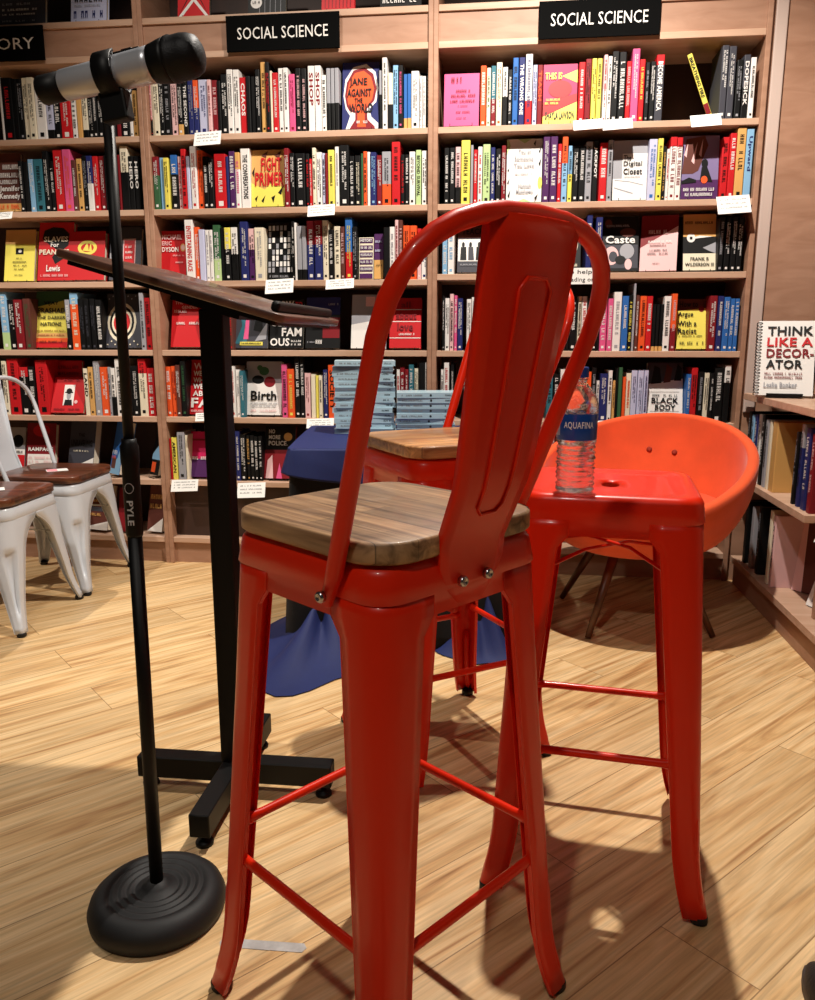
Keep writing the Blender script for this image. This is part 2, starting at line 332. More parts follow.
# ------------------------------------------------------------------ books standing spine out
SHELVES = {}   # key (row, bay) -> list of dict
BAYN = {'L': 'left', 'M': 'middle', 'R': 'right'}
ROWN = ['', 'display', 'first', 'second', 'third', 'fourth', 'fifth', 'sixth', 'bottom']
def shelf_z(row, bay): return (zr if bay == 'R' else ZR)[row]
DATA = [
(2,'L',0,60,5.433,'''0 12 90 w;12 68 95 k r;68 95 100 k;95 122 100 k s;122 152 95 m k;152 190 95 m k;190 245 120 w k;247 288 215 l/k@.25 k;290 325 190 k w;327 385 195 r w
386 412 190 w k;414 440 190 u;441 472 185 m/k@.2 k;473 502 180 k w;504 530 175 k w;531 560 165 k w;561 592 155 q/k@.85 w;593 625 160 k;626 650 170 R;651 698 170 k w;699 718 170 w k;720 744 165 u k'''),
(2,'M',140,55,5.433,'''20 45 125 q/k@.3 r;45 72 135 m;72 103 135 m k;103 130 110 k w;130 165 115 k s;165 200 130 q k;203 231 135 k/u@.2 w;232 258 135 k w THE_SECOND;258 287 135 n s;287 315 135 o/n@.5 w;317 365 132 l n;368 390 135 q R;390 420 135 R q;420 440 140 k;440 474 105 k w
475 507 80 w k;508 541 80 w k;542 577 120 r w CHAOS;578 602 115 k;602 627 115 k;628 654 80 k w;655 682 8 u k;683 706 40 k r;707 718 85 m;718 750 95 r w;751 778 70 w k;779 806 70 w k'''),
(2,'M',285,50,5.258,'''20 52 125 p R;55 83 95 k q;84 112 95 k q;120 155 82 w R SHOP;156 190 82 w R SHOP;191 216 130 w k;217 238 95 s/k@.45;239 260 95 s/k@.45;261 284 95 s/k@.45;493 509 105 s/k@.6;512 538 42 w k;541 566 118 m/k@.45;567 595 80 c k;596 620 82 k p;622 641 125 b/u@.2;642 662 125 b/u@.2;663 704 110 w k;706 722 135 w s;723 740 138 w s;746 774 100 k m'''),
(2,'R',440,48,5.094,'''205 235 88 o w;237 258 102 m g;259 285 92 t/R@.45 w;286 316 72 m o;318 344 98 w/k@.5 k;345 368 110 k w;369 398 52 b k;400 432 48 n w THE_WRONG_ONE;434 470 30 w/r@.35 n;471 494 88 l n;495 522 88 R o TEACH;705 738 70 r w;738 769 55 R k;770 795 55 y k;797 822 55 y k'''),
(2,'R',595,40,4.794,'''38 57 72 q/w@.5 r;58 78 80 w k;79 112 52 k w;113 148 55 k w;149 172 100 r q;173 210 43 p w;211 238 90 r y;240 261 105 k s;262 287 105 k w;289 328 72 r/S@.85 w BECOME_AMERICA;600 633 28 S w;637 672 28 S w;674 704 95 k s;706 738 72 S/k@.5 w DOPESICK;739 766 85 w k'''),
(3,'L',0,138,5.433,'''106 129 125 k w;130 154 130 k;155 185 115 c w;187 236 115 t k;237 269 72 k w;270 292 125 k w;293 343 62 r w;345 390 62 p o;392 417 120 B w;418 448 112 u k;449 474 95 k s;476 508 98 n/w@.5 w;509 538 100 r w;540 570 98 R w;571 600 95 k;601 639 95 k;640 654 90 R;655 698 45 m/k@.6 k;700 728 98 k w HERO;730 758 98 k w HERO'''),
(3,'M',145,140,5.433,'''32 79 92 R/g@.65 w;80 103 95 c;104 132 98 y k;138 175 80 b/k@.65 w;178 198 88 q r;199 227 50 r k;228 247 90 l;248 282 35 w r;283 315 55 o k;316 345 90 k w;346 375 105 k w;376 440 75 r w;441 457 90 n;458 490 62 P w;491 517 68 u/w@.7 p;518 568 45 w k THE_CONVERSATIONS;757 784 45 R w;785 812 70 k w'''),
(3,'M',290,135,5.433,'''30 82 100 k w;83 104 100 k r;105 119 130 r w;120 140 68 m k;141 172 92 w k;173 191 98 l k;192 206 100 R;207 241 82 y k;243 266 62 w s;268 320 55 k w;322 350 115 k w;352 384 112 k m;385 392 100 g;393 418 88 o k;419 436 92 w;437 469 95 n c;470 499 110 R w;500 549 92 s/o@.4 k;552 598 38 r k;600 622 105 k r;623 646 105 k w;648 680 92 w k;683 712 82 e k BEYOND_SURVIVAL;715 744 85 w k;750 774 40 r k'''),
(3,'R',440,130,5.094,'''20 46 90 k w;48 76 90 k w;78 105 88 q/k@.3 k;107 153 52 y k;155 169 78 s;170 190 100 r w;192 215 85 w r;217 255 72 e k;257 280 90 n w;282 310 95 k w;312 335 80 R w;523 559 35 P w;560 597 35 P w;598 619 70 r w;620 650 35 o/c@.6 k;651 674 80 c/y@.5 k;675 705 85 k w;706 739 85 k w;740 774 60 s k;776 805 55 k w JACKPOT'''),
(3,'R',595,125,4.939,'''20 59 90 r w;60 86 75 s k;263 304 70 l b;305 332 68 y k;333 349 105 k u;350 365 120 w r;366 400 60 r/w@.85 R;401 430 60 r/w@.85 R;622 658 60 r k;659 692 42 r w;693 738 15 u k;739 776 22 c n Upward'''),
(4,'M',150,213,5.433,'''194 239 38 w r ENTERTAINING_RACE;240 267 75 o w;268 299 90 l;300 322 92 w s;323 342 92 w s;343 382 65 g/e@.4 w;383 407 80 k;408 439 80 y/k@.6 w;440 478 78 w/k@.5 k;480 490 60 k;491 534 48 n w;535 569 85 q/P@.6 k;570 622 80 m s'''),
(4,'M',290,210,5.433,'''6 25 60 k w;26 37 70 w;38 65 88 s/k@.2;66 89 88 s/k@.2;90 132 58 R/n@.6 w;134 177 58 R/n@.6 w;178 208 58 m k;209 236 105 k w;238 272 88 m k;273 296 90 B q;298 337 40 b/r@.45 y;338 364 90 k s;508 540 95 k;541 569 92 w s;570 589 55 q R;590 612 55 B q;614 650 85 o k;651 688 85 o k;690 712 100 r/q@.3 w;713 745 110 w n;746 772 95 k w'''),
(4,'R',440,205,5.094,'''12 38 90 c w;39 72 75 w c;745 775 50 n w'''),
(4,'R',590,205,4.794,'''25 58 60 n w;617 645 60 k s;648 676 60 k w;677 704 60 k w;705 733 60 k w'''),
(5,'L',0,285,5.094,'''0 38 35 c/e@.3 w;39 77 75 k w;78 119 75 R w;120 156 70 B g;332 357 75 s/k@.6 w;358 400 40 c/o@.8 m;401 431 70 k S;432 457 70 k S;458 484 70 k S;485 517 75 k w;712 735 40 s k;736 766 65 r k'''),
(5,'M',155,285,4.289,'''208 228 85 r;312 334 110 B r'''),
(5,'R',435,285,5.258,'''38 50 55 k w;51 76 70 w k;77 98 48 q k;99 116 55 p w;117 145 70 n w;165 190 75 w k;191 215 65 w s;618 652 60 m g;655 690 70 k s;691 707 65 k;708 745 65 k w;750 768 60 m k;770 797 60 w r'''),
(5,'R',585,280,4.939,'''7 35 95 k w;38 59 80 k w;60 74 80 k;75 108 92 p w;110 137 92 p w;138 178 60 w s;179 212 80 b w;213 233 75 k y;235 247 5 s;248 266 75 B w;267 300 80 o k;301 331 80 r w;332 350 120 k/u@.1;351 368 120 k/u@.1;369 387 120 k/u@.1;388 423 80 w k;424 452 68 o/R@.4 q;611 650 78 R w;651 679 80 n w;680 711 85 b w;712 737 92 b w;738 760 92 b w'''),
(6,'L',0,350,4.939,'''0 15 50 k;16 40 55 m k;41 96 45 r k;97 143 85 r/k@.8 w;145 175 82 k w;176 235 52 r k;413 437 92 m k LAND;438 462 85 u k;463 494 55 s w;495 537 85 o w;538 550 85 s k;551 572 90 w/k@.4 k;573 610 45 w k;640 656 80 k;657 684 80 k w;685 724 45 r/m@.75 k;725 762 90 r w'''),
(6,'M',155,350,4.289,'''44 70 72 o w;71 90 70 o R;91 110 65 B w;111 134 48 k g;322 345 70 w r;346 364 85 w s;365 384 90 t w;541 566 62 p k;567 597 82 o y;598 621 30 k w;622 640 30 k w;641 665 100 q R;668 687 105 m;688 702 110 y;703 718 110 m k;720 741 85 n w;743 776 65 o k SOCIETY'''),
(6,'M',340,350,5.094,'''288 305 100 w r;306 330 90 R w;331 349 98 R w;350 376 75 t w;377 398 95 m k;401 432 65 k;433 459 65 w k'''),
(6,'R',340,350,5.094,'''512 527 100 w k;528 555 65 w/R@.5 r;562 580 70 k w;625 645 70 k w'''),
(6,'R',540,350,3.881,'''25 49 60 t k;50 74 95 k w;76 100 75 w k;180 197 85 o;198 216 68 k s;217 229 120 w k;230 261 92 n w;262 278 80 w k;279 290 120 u k;291 301 70 k;302 317 68 g;318 331 105 o;332 352 90 m o;353 376 80 l n;377 400 80 l n;401 418 80 l n;566 584 95 b w;585 610 70 r k;611 634 85 k s;635 655 90 m k;656 672 90 k w;673 711 70 k w;713 738 60 w/k@.7 k'''),
(7,'M',160,420,4.794,'''36 46 90 r;47 82 85 y k AMERICAN;83 119 60 s k;120 134 75 m;362 384 55 n w;385 412 70 k w;413 430 75 k u;431 451 75 k w;452 470 80 k w;471 488 80 k w'''),
(7,'R',500,410,8.15,'''410 446 180 R w'''),
]
RND = random.Random(3)
OFF = .018
for row, bay, cx, cy, sc, txt in DATA:
    for e in txt.replace('\n', ';').split(';'):
        p = e.split(); xl, xr, yt = float(p[0])/sc+cx, float(p[1])/sc+cx, float(p[2])/sc+cy
        code = p[3]; tcol = p[4] if len(p) > 4 else None; title = p[5].replace('_', ' ') if len(p) > 5 else None
        zb = shelf_z(row, bay)
        # pixel rows given at the crop; x taken half way up the spine
        um = []
        for x in (xl, xr):
            # find u where the mid height of the book projects
            zt = uz(x, yt, OFF)[1]; zm = (zb+zt)/2
            lo, hi = yt, yt+90
            for _ in range(18):
                md = (lo+hi)/2
                if uz(x, md, OFF)[1] > zm: lo = md
                else: hi = md
            um.append(uz(x, lo, OFF)[0])
        h = uz((xl+xr)/2, yt, OFF)[1]-zb
        SHELVES.setdefault((row, bay), []).append(dict(k='spine', u0=um[0], u1=um[1], h=min(h, .262), code=code, t=tcol, title=title))
def book_mesh(mb, w, h, d, c_top, c_bot=None, frac=0, mt_side=None):
    """hardback: spine toward -y, boards left and right, pages inside"""
    t = .0022; g = .0035
    ct = cm(c_top); cb = cm(c_bot) if c_bot else ct
    zs = [(0, h*frac, cb), (h*frac, h, ct)] if c_bot else [(0, h, ct)]
    for z0, z1, m_ in zs:
        r = min(.003, w*.25)
        rows = []
        for z in (z0, z1): rows.append([(-w/2+.0006, d, z), (-w/2, r, z), (-w/2+r*.3, r*.3, z), (-w/2+r, 0, z), (w/2-r, 0, z), (w/2-r*.3, r*.3, z), (w/2, r, z), (w/2-.0006, d, z)])
        rin = [[(-w/2+t, d, z), (-w/2+t, t, z), (w/2-t, t, z), (w/2-t, d, z)] for z in (z0, z1)]
        mb.grid(rows, m_, smooth=False); mb.grid(rin, m_, smooth=False, flip=True)
    mt_ = ct; z = h; r = min(.003, w*.25)
    mb.add([(-w/2, r, z), (-w/2+r, 0, z), (w/2-r, 0, z), (w/2, r, z), (w/2, d, z), (w/2-t, d, z), (w/2-t, t, z), (-w/2+t, t, z), (-w/2+t, d, z), (-w/2, d, z)],
           [(0, 1, 7), (1, 2, 6, 7), (2, 3, 6), (3, 4, 5, 6), (0, 7, 8, 9)], mt_)
def page_block(w, h, d, parent):
    p = MB(); t = .0022; p.box((-w/2+t, .002, .003), (w/2-t, d-.004, h-.0045), M_PAGE); return p.build('page_block', parent)
STUFF = MB()
def make_spine(b):
    w = b['u1']-b['u0']-.0012; h = b['h']; d = RND.uniform(.14, .17)
    cc = b['code']; c1 = cc; c2 = None; fr = 0
    if '/' in cc: c1, r = cc.split('/'); c2, fr = r.split('@'); fr = float(fr)
    mb = MB(); book_mesh(mb, w, h, d, c1, c2, fr)
    o = mb.build('book', None, sh((b['u0']+b['u1'])/2, OFF+RND.uniform(-.004, .008), b['zb']+.0006), (0, 0, -TH))
    page_block(w, h, d, o)
    if b['t']:
        t = MB(); tm = cm(b['t'])
        if b['title']:
            tw = min(w*.62, .02)
            asp = text_geo(b['title'], .03)[2]; L = min(h*.74, tw*asp*1.7); L = max(L, h*.5)
            add_text(t, b['title'], lambda x, y: (-tw/2+y*tw, -.0007, h*.9-x*L), tm, .03)
        else:
            tw = min(w*RND.uniform(.4, .6), .016); L = h*RND.uniform(.5, .72); z1 = h*RND.uniform(.86, .94)
            n = max(6, int(L/(tw*.75)))
            if tw > .009 and RND.random() < .6:
                tw2 = tw*.42
                scribble(t, lambda x, y: (.0008+tw2*.1+y*tw2, -.0007, z1-x*L), int(n*1.6), tm, RND)
                scribble(t, lambda x, y: (-.0008-tw2*1.1+y*tw2, -.0007, z1-x*L*.8), int(n*1.4), tm, RND)
            else: scribble(t, lambda x, y: (-tw/2+y*tw, -.0007, z1-x*L), n, tm, RND)
            q = h*.05; t.add([(-w*.2, -.0007, q), (w*.2, -.0007, q), (w*.2, -.0007, q+w*.4), (-w*.2, -.0007, q+w*.4)], [(0, 1, 2, 3)], tm)
        t.build('spine_lettering', o)
    return o
# ------------------------------------------------------------------ books facing out
def art(mb, items, w, h, rnd):
    """items in cover units (0..1, y up); each layer a little further out"""
    for k, it in enumerate(items):
        e = -.0006-.00025*k; kind = it[0]
        fn = lambda x, y: (-w/2+x*w, e, y*h)
        if kind == 'r': _, x0, y0, x1, y1, c = it; mb.add([fn(x0, y0), fn(x1, y0), fn(x1, y1), fn(x0, y1)], [(0, 1, 2, 3)], cm(c))
        elif kind == 'p': _, pts, c = it; mb.add([fn(*p) for p in pts], [tuple(range(len(pts)))], cm(c))
        elif kind == 'e':
            _, x, y, rx, ry, c = it; mb.add([fn(x+rx*math.cos(a*PI/10), y+ry*math.sin(a*PI/10)) for a in range(20)], [tuple(range(20))], cm(c))
def lettering(mb, items, w, h, rnd):
    for it in items:
        if it[0] == 't':
            _, s, x0, y0, x1, y1, c = it
            add_text(mb, s, lambda x, y: (-w/2+(x0+x*(x1-x0))*w, -.0042, (y0+y*(y1-y0))*h), cm(c), .025)
        else:
            _, x0, y0, x1, y1, n, c = it
            scribble(mb, lambda x, y: (-w/2+(x0+x*(x1-x0))*w, -.0042, (y0+y*(y1-y0))*h), n, cm(c), rnd)
M_EASEL = mat('easel wire', (30, 28, 28), .4, .5)
def make_face(b):
    w = b['u1']-b['u0']; h = b['h']; th = b.get('th', .022); lean = b.get('lean', 14)
    Lr = math.radians(lean); yaw = math.radians(b.get('yaw', 0))
    base = sh((b['u0']+b['u1'])/2, b.get('off', .045), b['zb']+.0035+th*math.sin(Lr))
    o = thing('book', b['label'], 'book', base, -TH+yaw, b.get('group'))
    o.rotation_mode = 'XYZ'; o.rotation_euler = (-Lr, 0, -TH+yaw)
    c = cm(b['c'])
    mb = MB(); t = .002
    mb.box((-w/2, 0, 0), (w/2, t, h), c); mb.box((-w/2, th-t, 0), (w/2, th, h), c); mb.box((-w/2, t, 0), (-w/2+t, th-t, h), c)
    cv = mb.build('cover', o)
    p = MB(); p.box((-w/2+t, t, .003), (w/2-.004, th-t, h-.004), M_PAGE); p.build('page_block', o)
    rnd = random.Random(len(b['label'])*31+int(w*1e4))
    if b.get('art'): m = MB(); art(m, b['art'], w, h, rnd); m.build('cover_art', cv)
    if b.get('txt'): m = MB(); lettering(m, b['txt'], w, h, rnd); m.build('cover_lettering', cv)
    if b.get('easel', True) and b['row'] != 8:
        e = MB(); x = w*.32; yb = th/math.cos(Lr)+h*.42*math.tan(Lr)+.006
        e.tube([(-x, -.010, .012), (-x, -.012, .0015), (-x*.9, .02, .0015), (-x*.9, .085, .0015)], .0013, M_EASEL, 6)
        e.tube([(x, -.010, .012), (x, -.012, .0015), (x*.9, .02, .0015), (x*.9, .085, .0015)], .0013, M_EASEL, 6)
        e.tube([(-x, -.012, .0015), (x, -.012, .0015)], .0013, M_EASEL, 6)
        e.tube([(-x*.9, .085, .0015), (-x*.7, yb, h*.42), (x*.7, yb, h*.42), (x*.9, .085, .0015)], .0013, M_EASEL, 6)
        eo = e.build('book_easel', None, base-Vector((0, 0, th*math.sin(Lr)+.003)), (0, 0, -TH+yaw))
        tag(eo, 'wire easel under the '+b['lm']+', '+BAYN[b['bay']]+' bookcase', 'book stand', 'wire easels under face-out books')
    return o
def face(row, bay, cx, cy, sc, xl, xr, yt, c, lm, label, art_=None, txt=None, **kw):
    zb = shelf_z(row, bay); off = kw.get('off', .045)
    xl, xr, yt = xl/sc+cx, xr/sc+cx, yt/sc+cy
    u0 = uz(xl, yt+25, off)[0]; u1 = uz(xr, yt+25, off)[0]
    h = (uz((xl+xr)/2, yt, off+.04)[1]-zb)/math.cos(math.radians(kw.get('lean', 14)))
    if 'h' in kw: h = kw.pop('h')
    SHELVES.setdefault((row, bay), []).append(dict(k='face', row=row, bay=bay, u0=u0, u1=u1, h=h, c=c, lm=lm, label=label, art=art_, txt=txt, **kw))
A = (2, 'M', 285, 50, 5.258)
face(*A, 297, 490, 78, 'n', 'JANE AGAINST THE WORLD cover', 'navy cover with an orange head silhouette reading JANE AGAINST THE WORLD',
  [('p', [(.1,.0),(.22,.2),(.1,.3),(.03,.5),(.08,.75),(.3,.93),(.65,.97),(.9,.85),(.99,.6),(.93,.4),(.75,.3),(.8,.18),(.99,.08),(.99,0)], 'w'),
   ('p', [(.2,.0),(.36,.14),(.36,.24),(.2,.27),(.12,.35),(.07,.5),(.12,.7),(.3,.88),(.6,.92),(.84,.82),(.94,.6),(.88,.42),(.68,.3),(.7,.14),(.9,.03),(.9,0)], 'R'),
   ('p', [(.42,.03),(.42,.26),(.24,.3),(.16,.38),(.13,.52),(.18,.7),(.34,.84),(.58,.87),(.78,.78),(.87,.6),(.82,.44),(.62,.3),(.62,.14),(.66,.03)], 'o')],
  [('t','JANE',.2,.62,.68,.76,'k'),('t','AGAINST',.14,.48,.8,.6,'k'),('t','THE',.34,.39,.56,.46,'k'),('t','WORLD',.2,.24,.84,.38,'k'),('s',.4,.08,.7,.12,10,'w')], th=.03, lean=8, off=.03)
A = (2, 'R', 440, 48, 5.094)
face(*A, 20, 198, 145, 'p', 'pink cover', 'bright pink thin book facing out at the left end of the first shelf, right bookcase', None,
  [('s',.2,.82,.5,.93,6,'R'),('s',.34,.64,.8,.69,9,'R'),('s',.2,.55,.9,.6,13,'R'),('s',.18,.45,.88,.5,13,'R'),('s',.4,.37,.68,.39,8,'R'),('s',.3,.25,.76,.28,10,'R'),('s',.36,.14,.64,.16,7,'R')], th=.012, lean=7, off=.02)
face(*A, 527, 700, 96, 'M', 'magenta THIS IS cover', 'magenta and orange cover reading THIS IS by SHAYLA LAWSON',
  [('p',[(.55,.8),(1,.68),(1,.9)],'y'),('p',[(.0,.0),(1,.0),(1,.36),(0,.12)],'y'),('p',[(0,.12),(1,.36),(1,.5),(0,.36)],'r'),('e',.5,.58,.35,.15,'r')],
  [('t','THIS IS',.05,.74,.55,.86,'y'),('t','SHAYLA LAWSON',.07,.07,.92,.2,'k'),('s',.05,.38,.5,.42,12,'y'),('s',.05,.32,.45,.36,10,'y')], th=.02, lean=8, off=.03)
A = (3, 'M', 145, 140, 5.433)
face(*A, 573, 755, 68, 'u', 'FIGHT PRIMER cover', 'yellow-brown cover with red lettering reading FIGHT PRIMER',
  [('p',[(0,0),(1,0),(1,.32),(.6,.42),(.4,.3),(0,.42)],'y'),('p',[(.1,.14),(.2,.2),(.15,.08)],'k'),('p',[(.3,.1),(.42,.2),(.36,.06)],'k'),('p',[(.6,.16),(.72,.2),(.66,.06)],'k'),('p',[(.8,.24),(.95,.36),(.9,.2)],'k'),('p',[(.02,.6),(.1,.7),(.08,.52)],'k'),('p',[(.3,.9),(.5,.98),(.44,.86)],'B'),('p',[(.7,.9),(.9,.98),(.84,.84)],'B')],
  [('t','FIGHT',.3,.62,.9,.86,'r'),('t','PRIMER',.12,.36,.98,.6,'r')], th=.03, lean=7, off=.03)
A = (3, 'R', 440, 130, 5.094)
face(*A, 340, 520, 58, 'w', 'white YOU OR SOMEONE YOU LOVE cover', 'white cover with leafy border reading You or Someone You Love',
  [('p',[(.0,.75),(.1,.9),(.05,.98),(0,1)],'e'),('p',[(.3,1),(.5,.93),(.7,1)],'e'),('e',.95,.3,.06,.1,'y'),('p',[(.02,.5),(.08,.55),(.06,.48)],'k'),('p',[(.02,.3),(.09,.38),(.06,.28)],'k'),('p',[(.04,.1),(.12,.2),(.09,.06)],'k'),('p',[(.9,.8),(.97,.88),(.94,.76)],'k'),('p',[(.9,.6),(.98,.7),(.95,.56)],'k'),('p',[(.75,.92),(.82,.98),(.8,.88)],'k'),('p',[(.8,.06),(.9,.12),(.86,.02)],'k'),('p',[(.3,0),(.5,.05),(.7,0)],'e')],
  [('t','You or',.32,.76,.7,.84,'s'),('t','Someone',.22,.65,.76,.73,'s'),('t','You Love',.2,.54,.78,.62,'s'),('s',.24,.43,.72,.46,14,'s'),('t','Hannah',.34,.22,.7,.29,'s'),('t','Matthews',.28,.13,.76,.2,'s')], th=.022, lean=7, off=.03)
A = (3, 'R', 595, 125, 4.939)
face(*A, 92, 260, 88, 's', 'DIGITAL CLOSET cover', 'grey and white cover reading The Digital Closet',
  [('r',0,0,1,.36,'w'),('r',.27,.36,1,.78,'w'),('p',[(.05,.33),(.5,.3),(.9,.24),(.9,.255),(.5,.315),(.05,.345)],'s'),('p',[(.05,.2),(.6,.1),(.6,.12),(.05,.22)],'s')],
  [('t','The',.3,.66,.52,.75,'k'),('t','Digital',.3,.55,.85,.65,'k'),('t','Closet',.3,.43,.85,.53,'k'),('s',.3,.38,.8,.4,16,'s')], th=.02, lean=7, off=.03)
face(*A, 434, 616, 65, 'V', 'basketball net cover', 'lilac cover with a raised arm and a red basketball net',
  [('r',0,.0,1,.3,'P'),('p',[(0,.4),(.1,.95),(.6,1),(.7,.85),(.45,.45),(.3,.4)],'B'),('p',[(.05,.7),(.15,.9),(.12,.66)],'q'),('p',[(.25,.6),(.4,.9),(.33,.55)],'q'),('p',[(.45,.7),(.55,.95),(.52,.66)],'q'),('e',.62,.56,.09,.07,'k'),('p',[(.5,.28),(.54,.5),(.68,.52),(.85,.26)],'k'),('e',.62,.3,.09,.06,'o'),('p',[(0,.28),(.2,.34),(.4,.3),(.4,.26),(0,.24)],'k')],
  [('s',.05,.12,.9,.17,22,'w'),('s',.1,.04,.85,.09,20,'w')], th=.02, lean=7, off=.03)
A = (3, 'L', 0, 138, 5.433)
face(*A, -60, 103, 95, 'B', 'handwritten dark cover', 'dark brown cover filled with white handwritten names, cut by the photo edge',
  [('r',0,0,1,.14,'u')], [('s',.1,.72,.95,.8,14,'w'),('s',.1,.58,.98,.66,12,'w'),('s',.1,.47,.95,.54,15,'w'),('t','Jennifer',.3,.32,.98,.44,'w'),('t','Kennedy',.3,.19,.98,.31,'w'),('s',.3,.04,.95,.12,9,'o')], th=.02, lean=7, off=.03)
A = (4, 'L', 0, 215, 5.094)
face(*A, 8, 160, 85, 'y', 'yellow cover', 'plain yellow cover with a small black picture', [('r',0,.72,1,1,'u'),('r',.36,.52,.62,.64,'k'),('e',.5,.58,.06,.03,'w')],
  [('s',.4,.42,.6,.45,5,'k'),('s',.28,.35,.74,.38,9,'k'),('s',.26,.28,.76,.31,10,'k'),('s',.34,.21,.66,.24,7,'k'),('s',.36,.1,.64,.12,8,'k')])
face(*A, 175, 352, 42, 'r', 'SLAVES FOR PEANUTS cover', 'red cover with a black tree-like shape reading SLAVES FOR PEANUTS',
  [('p',[(.1,.72),(.15,.86),(.4,.92),(.7,.9),(.88,.8),(.86,.6),(.7,.52),(.75,.38),(.5,.28),(.4,.4),(.55,.52),(.3,.62)],'k')],
  [('t','SLAVES',.16,.66,.86,.75,'m'),('t','For',.36,.57,.6,.65,'w'),('t','PEANUTS',.04,.44,.9,.53,'m'),('t','Lewis',.26,.15,.66,.26,'w'),('s',.1,.06,.9,.1,22,'q')], th=.026)
face(*A, 356, 520, 95, 'r', 'red and gold cover', 'red cover with a round gold calligraphy emblem behind the lectern board',
  [('e',.45,.66,.3,.15,'y'),('e',.45,.66,.2,.09,'r'),('p',[(.3,.6),(.45,.78),(.5,.6),(.55,.78),(.6,.58)],'y')], [('s',.15,.3,.85,.34,20,'w')], th=.03)
face(*A, 545, 705, 72, 'S', 'grey cover with red panel', 'grey photo cover with a red title panel, behind the microphone stand',
  [('p',[(0,.5),(.2,.6),(.4,.45),(.4,.1),(0,.1)],'s'),('r',.42,.28,.82,.78,'q'),('r',.45,.31,.79,.75,'r')], [('s',.5,.6,.74,.64,6,'w'),('s',.5,.5,.74,.54,6,'w'),('s',.5,.4,.74,.44,6,'w')], th=.024)
A = (4, 'M', 150, 213, 5.433)
face(*A, 50, 190, 110, 'r', 'red MICHAEL ERIC DYSON cover', 'red cover reading MICHAEL ERIC DYSON behind the lectern board', [('e',.88,.66,.1,.08,'u'),('e',.88,.66,.07,.055,'q')],
  [('t','MICHAEL',.08,.82,.85,.92,'q'),('t','ERIC',.08,.7,.46,.79,'q'),('t','DYSON',.08,.57,.72,.67,'w'),('s',.5,.48,.95,.51,10,'q'),('s',.6,.34,.9,.37,8,'q')], th=.03, lean=8)
ck = []
for i in range(7):
    for j in range(8):
        r_ = random.Random(i*13+j*7+1)
        if r_.random() < .62: ck.append(('r', .05+i*.135, .12+j*.105, .05+i*.135+.085, .12+j*.105+.085, 'w' if r_.random() < .6 else 's'))
m_ck = ck
face(*A, 630, 788, 62, 'k', 'black and white grid cover', 'black cover with a grid of white rounded blocks', m_ck, [('s',.1,.03,.8,.07,16,'s')], th=.02, lean=9)
A = (4, 'M', 290, 210, 5.433)
face(*A, 374, 452, 160, 'm', 'HISTORY cover', 'small cream and navy cover reading HISTORY', [('r',.05,.86-.17*k,.95,.98-.17*k,'P') for k in range(6)],
  [('t','HISTORY',.1,.89,.9,.96,'w')]+[('s',.1,.72-.17*k,.9,.78-.17*k,12,'w') for k in range(4)], th=.016, easel=False, lean=6)
face(*A, 456, 505, 140, 'P', 'purple and tan cover', 'small purple and tan cover beside the HISTORY cover', [('r',0,0,1,.42,'u')], [('s',.1,.8,.9,.85,6,'l'),('s',.1,.6,.9,.65,6,'l'),('s',.1,.28,.9,.33,6,'k')], th=.016, easel=False, lean=6)
A = (4, 'R', 440, 205, 5.094)
face(*A, 88, 236, 72, 'S', 'sepia group photo cover', 'grey and brown photo cover reading TIMES TEACH beside the red stool back',
  [('r',0,.62,1,1,'B'),('r',.02,.2,.98,.6,'w'),('e',.2,.5,.05,.05,'k'),('e',.45,.5,.05,.05,'k'),('e',.75,.5,.05,.05,'k'),('p',[(.1,.22),(.12,.46),(.3,.46),(.32,.22)],'k'),('p',[(.38,.22),(.38,.46),(.54,.46),(.58,.22)],'S'),('p',[(.64,.22),(.66,.46),(.86,.46),(.9,.22)],'k')],
  [('t','TIMES',.14,.82,.9,.92,'k'),('t','TEACH',.14,.68,.9,.79,'k'),('s',.1,.12,.8,.15,14,'s')])
face(*A, 636, 718, 118, 'k', 'skull cover', 'black cover with a pale skull drawing seen through the stool hoop', [('e',.5,.6,.33,.22,'m'),('e',.36,.6,.1,.06,'k'),('e',.64,.6,.1,.06,'k'),('r',.34,.3,.66,.42,'m')], [('s',.2,.1,.8,.16,8,'m')])
A = (4, 'R', 590, 205, 4.794)
face(*A, 64, 238, 64, 'k', 'Caste cover', 'black cover with pink and grey heads reading Caste',
  [('r',.02,.05,.98,.48,'S'),('e',.25,.28,.2,.17,'q'),('e',.3,.26,.12,.1,'S'),('e',.68,.36,.2,.14,'s'),('e',.72,.12,.1,.1,'q'),('e',.5,.2,.15,.08,'k'),('e',.7,.7,.22,.08,'B'),('e',.16,.86,.1,.08,'B')],
  [('t','Caste',.08,.5,.9,.64,'w'),('s',.1,.8,.8,.84,14,'s')])
face(*A, 244, 420, 58, 'q', 'mauve diagonal cover', 'mauve cover with a dark maroon upper half split diagonally', [('p',[(0,.42),(1,.8),(1,1),(0,1)],'R')],
  [('s',.2,.66,.8,.73,9,'q'),('s',.2,.5,.85,.54,16,'w'),('s',.25,.44,.7,.47,12,'B'),('s',.25,.35,.72,.38,12,'k'),('s',.2,.29,.75,.32,14,'k'),('s',.35,.12,.55,.14,6,'B')], th=.02, yaw=-9)
